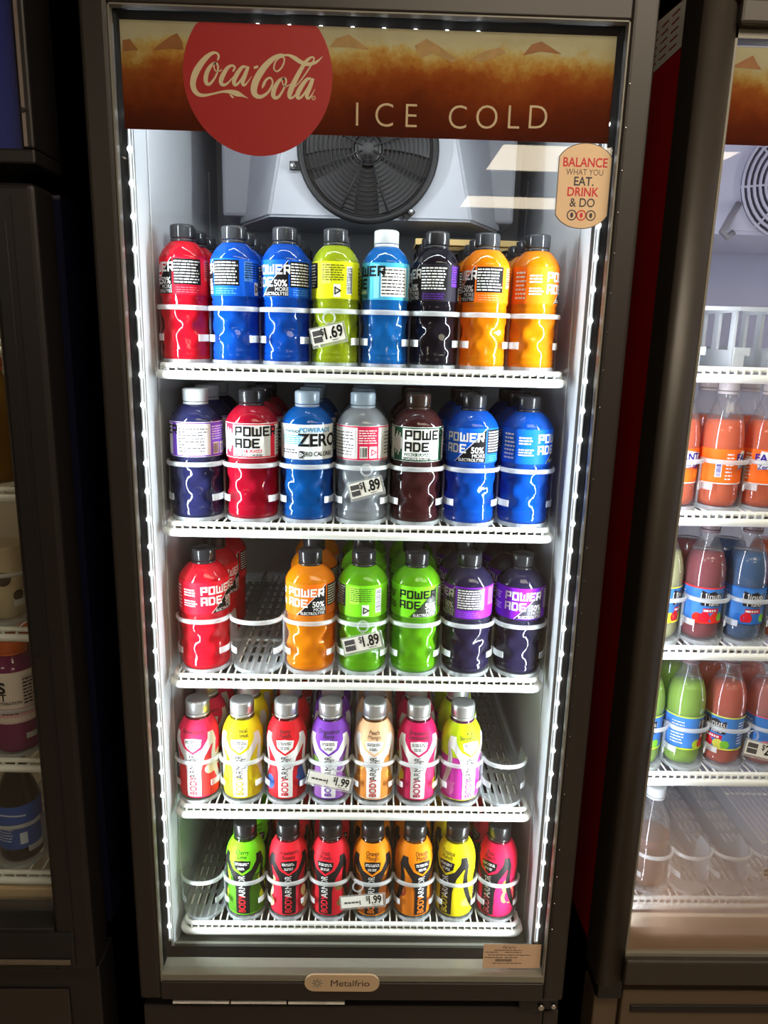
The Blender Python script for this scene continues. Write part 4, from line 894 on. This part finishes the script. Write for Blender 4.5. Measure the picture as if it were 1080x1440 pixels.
# evaporator cover with round white grille and a drain elbow
ev = part('evaporator_housing', None, rc); ev.empty_display_size = .02
bm = bmesh.new()
pl = [(.57, 1.215), (1.02, 1.215), (1.02, 1.43), (.50, 1.43), (.53, 1.29)]
add_prism(bm, pl, 'y', .325, .60); bmesh.ops.recalc_face_normals(bm, faces=bm.faces[:]); bmesh.ops.bevel(bm, geom=bm.edges[:], offset=.006, segments=2, affect='EDGES')
obj('cover', mk('cover', bm, mat('evaporator_lavender', (216, 216, 232), .3, var=.02)), ev)
bm = bmesh.new(); gx, gz = .735, 1.30
for k in range(9):
    r = .014 + k * .0098; add_tube(bm, [(gx + r * math.cos(2 * PI * j / 40), .320 - .0004 * (9 - k), gz + r * math.sin(2 * PI * j / 40)) for j in range(40)], .0028, 6, 0, True)
for k in range(8):
    a = 2 * PI * k / 8 + .1; add_tube(bm, [(gx, .317, gz), (gx + .096 * math.cos(a), .321, gz + .096 * math.sin(a))], .002, 6)
obj('grille', mk('grille', bm, mat('grille_lavender', (214, 212, 226), .35)), ev)
bm = bmesh.new(); put(bm, disc(gx, gz, .094, 40), flat(.3245)); obj('grille_recess', mk('grille_recess', bm, mat('recess_grey', (92, 92, 108), .5)), ev)
bm = bmesh.new(); q = aty(1020, 318, .30)
add_tube(bm, [(q.x + .028, .322, q.z + .040), (q.x + .012, .310, q.z + .018), (q.x + .002, .300, q.z + .004), (q.x - .006, .297, q.z - .010), (q.x + .004, .296, q.z - .018), (q.x + .014, .298, q.z - .010)], .0055, 10)
obj('drain_hook', mk('drain_hook', bm, mat('hook_grey', (150, 146, 150), .4)), ev)
part('kick_panel', boxes('kick_panel', [((.463, -.004, -.40), (1.14, .06, -.046))], mat('kick_brown', (86, 72, 56), .4), .003), rc)
part('kick_corner', boxes('kick_corner', [((.418, .004, -.40), (.461, .06, -.066))], mat('kick_brown', (86, 72, 56), .4), .003), rc)
part('kick_slot', boxes('kick_slot', [((.478, -.0075, -.088), (1.12, -.0035, -.074))], BLACK, .001), rc)
part('plinth', boxes('plinth', [((.43, .03, FLOOR), (1.13, .70, -.40))], BLACK), rc)
part('hinge', boxes('hinge', [((.418, -.008, -.060), (.460, .05, -.024))], BLACK, .003), rc)
part('recess', boxes('recess', [((.46, .010, -.048), (1.13, .06, -.020))], GASKET), rc)
# white notice on the red side
bm = bmesh.new(); xs = .4178
put(bm, poly([(-.20, 1.412), (-.064, 1.412), (-.064, 1.470), (-.20, 1.482)]), lambda s, z: (xs - .0004, -s, z), 0)
for r in range(5):
    for c_ in range(3): put(bm, rect(-.185 + c_ * .038, -.185 + c_ * .038 + .026, 1.421 + r * .0105, 1.4235 + r * .0105), lambda s, z: (xs - .0006, -s, z), 1)
part('notice', mk('notice', bm, [PAPER, mat('notice_red', (150, 30, 30), .6)]), rc, 'white notice with red print on the side panel')

RSZ = [.983, .763, .538, .308, .060]
RSH = shelf_meshes(.466, 1.088, .075, .50)
RN = ['top', 'second', 'third', 'fourth', 'lowest']
for z, nm in zip(RSZ, RN): place_shelf(RSH, .777, .075, z, 'white wire shelf in the red-sided cooler, the %s' % (nm if nm in ('top', 'lowest') else nm + ' from the top'), 'shelves of the red-sided cooler')
RXS = [.500 + .0705 * k for k in range(4)]
TMR = tray_meshes(.0705, .034, .44, .078)
for r in range(1, 5):
    for i in range(4):
        what = [None, ('orange soda beside the frame', 'the bar-code side orange soda', 'the orange soda with blue lettering facing out', 'nothing, next to the orange soda'), ('the pale juice', 'the red juice', 'the blue juice', 'the orange juice'), ('the green juice beside the frame', 'the other green juice', 'the coral juice', 'the pink juice'), ('the last white-capped bottle', 0, 0, 0)][r][i]
        lb = 'frosted lane tray with %s, red-sided cooler' % what if what else 'empty frosted lane tray, %s from the last white-capped bottle, red-sided cooler' % (None, 'first', 'second', 'third')[i]
        place_tray(TMR, RXS[i] + (.034 if r == 4 else 0) - (.004 if r == 3 else 0), .0775, RSZ[r] + .0107, lb, 'lane trays on the %s shelf of the red-sided cooler' % RN[r])
# empty window-sided glides on its top shelf
def glide_meshes(p=.066, d=.40, h=.088):
    hp = p / 2 - .001; bm = bmesh.new()
    add_box(bm, (-hp, .01, 0), (hp, d, .002)); fl = mk('tray_floor', bm, TRAY)
    bm = bmesh.new(); pts = [(0, 0), (.012, 0), (.012, .026), (.040, .026), (.046, .032), (.046, .072), (.040, .079), (.016, .079), (.012, .072), (.012, h), (0, h)]
    add_prism(bm, [(.004, 0), (.016, 0), (.016, h), (.004, h)], 'x', -.0012, .0012); add_prism(bm, [(.016, h - .008), (.12, h - .008), (.12, h), (.016, h)], 'x', -.0012, .0012)
    add_prism(bm, [(.016, 0), (.12, 0), (.12, .026), (.016, .026)], 'x', -.0012, .0012); add_prism(bm, [(.055, .026), (.072, .026), (.072, h - .008), (.055, h - .008)], 'x', -.0012, .0012); add_prism(bm, [(.105, .026), (.12, .026), (.12, h - .008), (.105, h - .008)], 'x', -.0012, .0012)
    add_prism(bm, [(.12, 0), (d, 0), (d, .03), (.12, .03)], 'x', -.0012, .0012); sd = mk('side_wall', bm, TRAYR)
    bm = bmesh.new(); add_box(bm, (-hp - .001, .000, h - .006), (hp + .001, .004, h), .001, 1); add_box(bm, (-hp, .001, .018), (-hp + .024, .003, .030), .0005, 1); add_box(bm, (-hp, .001, 0), (-hp + .016, .003, .02), 0, 1); return fl, sd, mk('front_rail', bm, TRAYR), hp
GM = glide_meshes()
for i in range(3):
    t = thing('bottle_glide', 'empty clear bottle glide with window openings, %s' % ('against the red-sided cooler wall', 'second from the red-sided cooler wall', 'third from the red-sided cooler wall')[i], 'glide', (.515 + .066 * i, .0775, RSZ[0] + .0107), group='empty bottle glides')
    obj('tray_floor', GM[0], t); obj('side_wall', GM[1], t, (-GM[3], 0, 0)); obj('side_wall', GM[1], t, (GM[3], 0, 0)); obj('front_rail', GM[2], t)

# soda and juice bottles
def soda_profile(R, H, round_=False):
    P = [(.45, 0), (.72, .004), (.92, .02), (1.0, .05), (1.0, .09)] + ([(.985, .12), (.985, .42), (1.0, .45), (1.0, .52), (.98, .58), (.90, .66), (.76, .74), (.60, .80), (.47, .85), (.40, .89), (.385, .92), (.385, .935)] if not round_ else
         [(.975, .12), (.975, .40), (1.0, .43), (1.02, .52), (1.0, .60), (.92, .67), (.78, .74), (.60, .80), (.46, .85), (.40, .89), (.385, .92), (.385, .935)])
    return [(r * R, z * H) for r, z in P]
def petal(H, n=5):
    def rf(a, r, z):
        t = z / H
        return r * (1 - .10 * (.5 + .5 * math.cos(n * a)) * max(0, 1 - t / .10)) if t < .10 else r
    return rf
def soda_meshes(name, R, H, liquid, fillz, capm, round_, lab):
    """drink up to fillz, empty clear neck above"""
    P = soda_profile(R, H, round_); rf = interp(P); bm = bmesh.new(); add_lathe(bm, P, 40, 0, petal(H)); shell = mk('bottle_body', bm, clear_mix('clear_bottle', (220, 224, 226), .88, .4, .04, tint=(250, 250, 250)))
    bm = bmesh.new(); Q = [(r - .0009, z + .0009) for r, z in P if z < fillz * H] + [(rf(fillz * H) - .0009, fillz * H), (.002, fillz * H + .0002)]
    add_lathe(bm, Q, 40, 0, petal(H)); liq = mk('drink', bm, liquid)
    cap = cap_mesh('cap', .0155, .0150, capm, H * .93, True, 36)
    bm = bmesh.new(); z0, z1 = lab[0] * H, lab[1] * H
    zs = [z0 + (z1 - z0) * k / 6 for k in range(7)]; add_lathe(bm, [(rf(z) + .0004, z) for z in zs], 44, 0, None, cap=False)
    lab[2](bm, rf, z0, z1, R); return shell, cap, mk('label', bm, lab[3]), liq
def fanta_print(bm, rf, z0, z1, R):
    D = PI * R / 180; h = z1 - z0
    def p(pc, mi, off): put(bm, pc, wrap(rf, off, R), mi, .004)
    p(poly([(-34 * D, z0 + h * .42), (34 * D, z0 + h * .52), (36 * D, z0 + h * .86), (-30 * D, z0 + h * .96), (-38 * D, z0 + h * .7)]), 1, .0008)
    p(text('FANTA', h * .30, 0, z0 + h * .66, .95, 'C', .03), 2, .0011); p(text('Zero sugar', h * .20, 2 * D, z0 + h * .44, .85, 'C', .01), 2, .0011)
    p(disc(26 * D, z0 + h * .26, h * .16, 20), 3, .0008); p(rect(-98 * D, -82 * D, z0 + h * .2, z0 + h * .7), 1, .0008); p(barcode(-96 * D, -84 * D, z0 + h * .22, z0 + h * .68, 5, True), 2, .0011)
    p(small_print(-72 * D, -52 * D, z0 + h * .1, z0 + h * .9, 8, 4, .4), 1, .0009); p(rect(-180 * D, 180 * D, z0, z0 + h * .03), 1, .0007)
def juice_print(bm, rf, z0, z1, R):
    D = PI * R / 180; h = z1 - z0
    def p(pc, mi, off): put(bm, pc, wrap(rf, off, R), mi, .004)
    p(poly([(-32 * D, z0 + h * .50), (32 * D, z0 + h * .46), (32 * D, z0 + h * .86), (18 * D, z0 + h * .80), (4 * D, z0 + h * .90), (-14 * D, z0 + h * .84), (-32 * D, z0 + h * .92)]), 1, .0008)
    p(text('Minute', h * .24, 0, z0 + h * .68, .95, 'C', .02), 2, .0011); p(text('Maid', h * .22, 0, z0 + h * .50, .95, 'C', .02), 2, .0011)
    p(rect(-24 * D, 24 * D, z0 + h * .30, z0 + h * .42), 3, .0009); p(small_print(-22 * D, 22 * D, z0 + h * .32, z0 + h * .40, 1, 2, .7), 2, .0011)
    for k, (a, r) in enumerate(((-38, .13), (-18, .15), (14, .14), (34, .12))): p(disc(a * D, z0 + h * .16, h * r, 16), (4, 3, 4, 5)[k], .0008 + .00005 * k)
    p(rect(-180 * D, 180 * D, z0, z0 + h * .05), 4, .0012); p(rect(-180 * D, 180 * D, z0 + h * .96, z1), 4, .0012)
    p(small_print(70 * D, 120 * D, z0 + h * .15, z0 + h * .85, 8, 6, .35), 2, .0009); p(small_print(-120 * D, -80 * D, z0 + h * .15, z0 + h * .85, 8, 7, .35), 2, .0009)
CAPP = clear_mix('cap_soft_white', (232, 226, 228), .05, .3, .3); CAPQ = clear_mix('cap_soft_grey', (150, 130, 138), .15, .3, .25)
FM = soda_meshes('f', .0328, .196, clear_mix('drink_soda_orange', (255, 108, 24), .16, .42, .05), .70, CAPP, False, (.20, .48, fanta_print, [col('f_or', (250, 112, 40)), PWHITE, col('f_blue', (54, 40, 150)), col('f_leaf', (250, 150, 50))]))
for i in range(3):
    for k in range(2):
        place_bottle('soda_bottle', FM[:3], (RXS[i], .1232 + k * .0715, RSZ[1] + .0132), -math.radians((-22, -64, 6)[i] + 70 * k), ('orange soda bottle with white cap at the red cooler frame, second shelf', 'orange soda bottle turned to show its bar code, second shelf', 'orange soda bottle with large blue lettering facing out, second shelf')[i] if k == 0 else 'white-capped orange soda bottle in line behind the one %s' % ('at the cooler frame', 'showing its bar code', 'with large blue lettering')[i], 'bottle', 'orange soda bottles')
def juice(n, rgb, band): return soda_meshes(n, .0321, .200, clear_mix('drink_j_' + n, rgb, .18, .42, .05), .74, CAPQ, True, (.16, .47, juice_print, [col('j_sky' + n, (66, 128, 206)), mat('j_black', (28, 26, 30), .4), PWHITE, col('j_red', (206, 30, 50)), col('j_yel' + n, band), col('j_green', (120, 190, 60))]))
JC = {'pale': ((206, 208, 150), (226, 220, 60)), 'red': ((160, 14, 50), (230, 50, 40)), 'blue': ((30, 104, 170), (40, 110, 200)), 'orange': ((236, 110, 40), (230, 90, 60)), 'green': ((160, 214, 40), (190, 220, 60)), 'coral': ((232, 96, 64), (220, 220, 90)), 'pink': ((226, 132, 128), (220, 100, 120))}
JM = {k: juice(k, *v) for k, v in JC.items()}
def put_juice(k, x, y, z, yaw, label, group):
    t = place_bottle('juice_bottle', JM[k][:3], (x, y, z), -math.radians(yaw), label, 'bottle', group); obj('drink', JM[k][3], t); return t
for o in [o for o in bpy.data.objects if o.name.startswith('soda_bottle')]: obj('drink', FM[3], o)
for r, names, sh in ((2, ('pale', 'red', 'blue', 'orange'), 'third'), (3, ('green', 'green', 'coral', 'pink'), 'fourth')):
    for i, k in enumerate(names):
        for b in range(2):
            wh = {(3, 0): ' beside the frame'}.get((r, i), '')
            lab = '%s juice drink bottle with blue label%s, %s shelf of red-sided cooler' % (k, wh, sh) if b == 0 else '%s juice drink bottle%s, second in line on the %s shelf' % (k, ' beside the frame' if wh else '', sh)
            put_juice(k, RXS[i] - (.004 if r == 3 else 0),   .1235 + b * .072, RSZ[r] + .0132, {(2, 0): -50, (2, 1): -6, (2, 2): -4, (3, 1): -62, (3, 2): 50, (3, 3): -20}.get((r, i), 10) + b * 40, lab, 'juice drink bottles')
# last bottle on the bottom shelf: pale drink and white cap
t = place_bottle('juice_bottle', (JM['coral'][0], cap_mesh('cap', .0175, .019, CAPW, .1870), None), (.534, .1235, RSZ[4] + .0132), 0, 'nearly clear white-capped bottle alone on the red-sided cooler lowest shelf', 'bottle', 'juice drink bottles')
t.scale = (1, 1, .94)
bm = bmesh.new(); add_lathe(bm, [(r - .001, z + .001) for r, z in soda_profile(.0321, .200, True) if z < .12], 36); obj('drink', mk('drink', bm, clear_mix('drink_tea', (150, 104, 84), .35, .4, .06)), t)
price_tag(1075, 1057, .066, .072, .030, 14, '2.09', (1062, 1036), 'tilted price tag of two dollars in the red-sided cooler')
price_tag(1086, 1228, .068, .036, .022, 0, '2.09', (1082, 1206), 'small price tag on the lowest rail of the red-sided cooler')

# ------------------------------------------------------------------ left cooler (unlit but for a weak warm tube)
lc = thing('display_cooler', 'dim navy-sided cooler with blue header panel and warm weak light', 'cooler', (-.775, .35, FLOOR))
cabinet(lc, -1.14, -.418, FLOOR, 1.55, LINERW, NAVY, -1.08, -.470, .030, 1.20)
ld = obj('door', None, lc, -Vector(lc.location)); ld.empty_display_size = .02
framed('frame', -1.07, -.480, .085, 1.150, -1.145, -.418, .002, 1.205, -.020, .044, FRAMED, ld, .008)
part('gasket', boxes('gasket', [((-.465, .044, .03), (-.43, .060, 1.2)), ((-1.12, .044, .03), (-1.085, .060, 1.2))], GASKET), ld)
part('glass_pane', boxes('glass_pane', [((-1.072, .000, .083), (-.478, .004, 1.152))], glass('door_glass_dim')), ld)
part('stile_groove', boxes('stile_groove', [((-.452, -.0212, .02), (-.448, -.0198, 1.19))], BLACK), ld)
part('handle_recess', boxes('handle_recess', [((-.472, -.0216, .56), (-.456, -.0198, 1.16))], BLACK, .0008, 1), ld)
hd = part('header', None, lc); hd.empty_display_size = .02
obj('header_panel', boxes('header_panel', [((-1.11, -.006, 1.244), (-.428, .06, 1.55))], mat('header_blue', (18, 34, 118), .45, var=.05)), hd)
obj('header_frame', boxes('header_frame', [((-1.14, -.022, 1.226), (-.412, .06, 1.244)), ((-.428, -.022, 1.244), (-.412, .06, 1.56)), ((-1.14, -.022, 1.244), (-1.11, .06, 1.56))], FRAMED, .003), hd)
obj('header_reveal', boxes('header_reveal', [((-.4235, -.024, 1.246), (-.4195, -.021, 1.56))], mat('reveal_grey', (110, 100, 96), .35)), hd)
bm = bmesh.new(); add_tube(bm, [(-.4215, -.0235, 1.287), (-.4215, -.0262, 1.287)], .0028, 10); obj('screw', mk('screw', bm, BLACK), hd)
part('sill', boxes('sill', [((-1.09, -.024, .012), (-.448, .02, .078))], BLACK, .004), ld)
part('sill_trim', boxes('sill_trim', [((-1.09, -.028, .022), (-.455, -.024, .030))], mat('trim_dim', (96, 86, 74), .3), .001), ld)
part('kick_panel', boxes('kick_panel', [((-1.14, -.006, -.42), (-.418, .06, -.004))], FRAMED, .003), lc)
part('vent_panel', boxes('vent_panel', [((-1.10, -.010, -.36), (-.470, -.0065, -.045))], mat('vent_dark', (44, 38, 34), .45), .002), lc)
part('plinth', boxes('plinth', [((-1.13, .03, FLOOR), (-.43, .70, -.42))], BLACK), lc)
part('lower_sill', boxes('lower_sill', [((-1.075, .064, .034), (-.475, .074, .088))], mat('sill_tan', (196, 170, 132), .5), .002), lc)
LSZ = [.997, .778, .551, .318, .101]
LSH = shelf_meshes(-1.07, -.482, .075, .50, .022)
for z, nm in zip(LSZ, RN): place_shelf(LSH, -.776, .075, z, 'cream wire shelf in the dim navy-sided cooler, the %s' % (nm if nm in ('top', 'lowest') else nm + ' from the top'), 'shelves of the navy-sided cooler')
# wide-mouth bottle with orange cap and white-pink label
def wide_label(bm, rf, z0, z1, R):
    D = PI * R / 180; h = z1 - z0
    def p(pc, mi, off): put(bm, pc, wrap(rf, off, R), mi, .004)
    p(rect(-180 * D, 180 * D, z0, z0 + h * .30), 1, .0007); p(text('S', h * .30, 4 * D, z0 + h * .62, 1, 'C', .04), 2, .0011); p(text('T', h * .20, 6 * D, z0 + h * .46, 1, 'C', .02), 2, .0011)
    p(text('HYDRATION', h * .085, 18 * D, z0 + h * .38, .9, 'C', .02), 2, .0011); p(small_print(0, 40 * D, z0 + h * .16, z0 + h * .26, 2, 3, .4), 2, .0010)
    p(rect(48 * D, 76 * D, z0 + h * .30, z0 + h * .92), 3, .0008); p(small_print(50 * D, 74 * D, z0 + h * .34, z0 + h * .88, 8, 5, .45), 2, .0010)
WP = [(.026, 0), (.036, .003), (.0398, .010), (.0398, .050), (.0385, .055), (.0398, .060), (.0398, .140), (.0380, .150), (.033, .160), (.027, .168), (.0235, .172), (.0235, .176)]
bm = bmesh.new(); add_lathe(bm, WP, 44); b1 = mk('bottle_body', bm, clear_mix('drink_berry', (150, 40, 110), .12, .4, .05))
bm = bmesh.new(); rfW = interp(WP); add_lathe(bm, [(rfW(z) + .0004, z) for z in (.056, .060, .09, .12, .140, .147)], 48, 0, None, cap=False); wide_label(bm, rfW, .058, .146, .0405)
b1l = mk('label', bm, [col('w_pale', (226, 214, 206)), col('w_pink', (226, 176, 190)), INK, col('w_mauve', (206, 190, 186))])
b1c = cap_mesh('cap', .0255, .0200, mat('cap_orange', (226, 104, 36), .4), .176, True, 44)
place_bottle('wide_mouth_bottle', (b1, b1c, b1l), (-.578, .125, LSZ[3] + .0133), -.1, 'wide bottle of pink drink with orange cap in the dim cooler', 'bottle', 'bottles in the navy-sided cooler')
place_bottle('wide_mouth_bottle', (b1, b1c, b1l), (-.577, .212, LSZ[3] + .0133), 1.1, 'orange-capped bottle standing behind the wide pink one in the dim cooler', 'bottle', 'bottles in the navy-sided cooler')
DP = [(.024, 0), (.033, .004), (.0365, .012), (.0365, .02), (.035, .028), (.0365, .034), (.0365, .110), (.034, .122), (.028, .140), (.021, .156), (.0165, .168), (.0160, .176)]
bm = bmesh.new(); add_lathe(bm, DP, 40); d1 = mk('bottle_body', bm, clear_mix('drink_cola', (26, 20, 20), .1, .2, .05)); d1c = cap_mesh('cap', .0175, .016, CAPK, .176)
rfD = interp(DP); bm = bmesh.new(); add_lathe(bm, [(rfD(z) + .0004, z) for z in (.030, .034, .07, .110, .113)], 44, 0, None, cap=False)
for a, b_, mi in ((rect(-.030, .030, .040, .100), 0, 1),): put(bm, small_print(-.016, .014, .045, .078, 6, 2, .4), wrap(rfD, .0010, .0365), 1, .004)
put(bm, rect(.022, .034, .040, .062), wrap(rfD, .0010, .0365), 1, .004); put(bm, ribbon([(-.03, .092, .003), (0, .098, .003), (.034, .094, .003)]), wrap(rfD, .0010, .0365), 1, .004)
d1l = mk('label', bm, [col('d_blue', (44, 84, 168)), col('d_pale', (190, 206, 226))])
place_bottle('cola_bottle', (d1, d1c, d1l), (-.592, .126, LSZ[4] + .0133), -.2, 'dark bottle with blue label beneath the orange-capped one in dim cooler', 'bottle', 'bottles in the navy-sided cooler')
place_bottle('cola_bottle', (d1, d1c, d1l), (-.5108, .165, LSZ[4] + .0133), .5, 'dark blue-labelled bottle set back beside the dim cooler wall', 'bottle', 'bottles in the navy-sided cooler')
bm = bmesh.new(); add_lathe(bm, DP, 40); d2 = mk('bottle_body', bm, clear_mix('drink_amber', (150, 110, 30), .2, .4, .05)); d2c = cap_mesh('cap', .0175, .016, mat('cap_copper', (170, 80, 40), .4), .176)
place_bottle('tea_bottle', (d2, d2c, None), (-.566, .122, LSZ[1] + .0133), 0, 'amber tea bottle on the second shelf of the dim cooler', 'bottle', 'bottles in the navy-sided cooler')
bm = bmesh.new(); add_lathe(bm, [(.022, 0), (.028, .004), (.030, .06), (.033, .115), (.0345, .118), (.0345, .122), (.030, .122)], 36); cupm = mk('paper_cup', bm, mat('cup_cream', (196, 180, 150), .5))
bm = bmesh.new(); put(bm, disc(0, .07, .012, 16), wrap(interp([(.022, 0), (.028, .004), (.030, .06), (.033, .115), (.0345, .122)]), .0009, .030), 0, .004); put(bm, disc(.022, .04, .009, 14), wrap(interp([(.022, 0), (.028, .004), (.030, .06), (.033, .115), (.0345, .122)]), .0009, .030), 0, .004); cupd = mk('print', bm, mat('cup_dark', (60, 48, 40), .5))
for i, (x, r, lb) in enumerate(((-.577, 2, 'cream patterned cup above the empty glide in the dim cooler'), (-.530, 0, 'cream patterned cup on the top shelf of the dim cooler'))):
    t = thing('paper_cup', lb, 'cup', (x, .13, LSZ[r] + .0133 + (.0 if r == 0 else .0)), .3); obj('cup_body', cupm, t); obj('print', cupd, t)
TML = tray_meshes(.086, .0405, .44, .085)
for r, x, lb in ((2, -.577, 'frosted lane tray under the patterned cup in the dim cooler'), (3, -.577, 'frosted lane tray holding the orange-capped bottle in the dim cooler'), (4, -.592, 'frosted lane tray holding the blue-labelled dark bottle in dim cooler')):
    place_tray(TML, x, .0775, LSZ[r] + .0107, lb, 'lane trays of the navy-sided cooler')
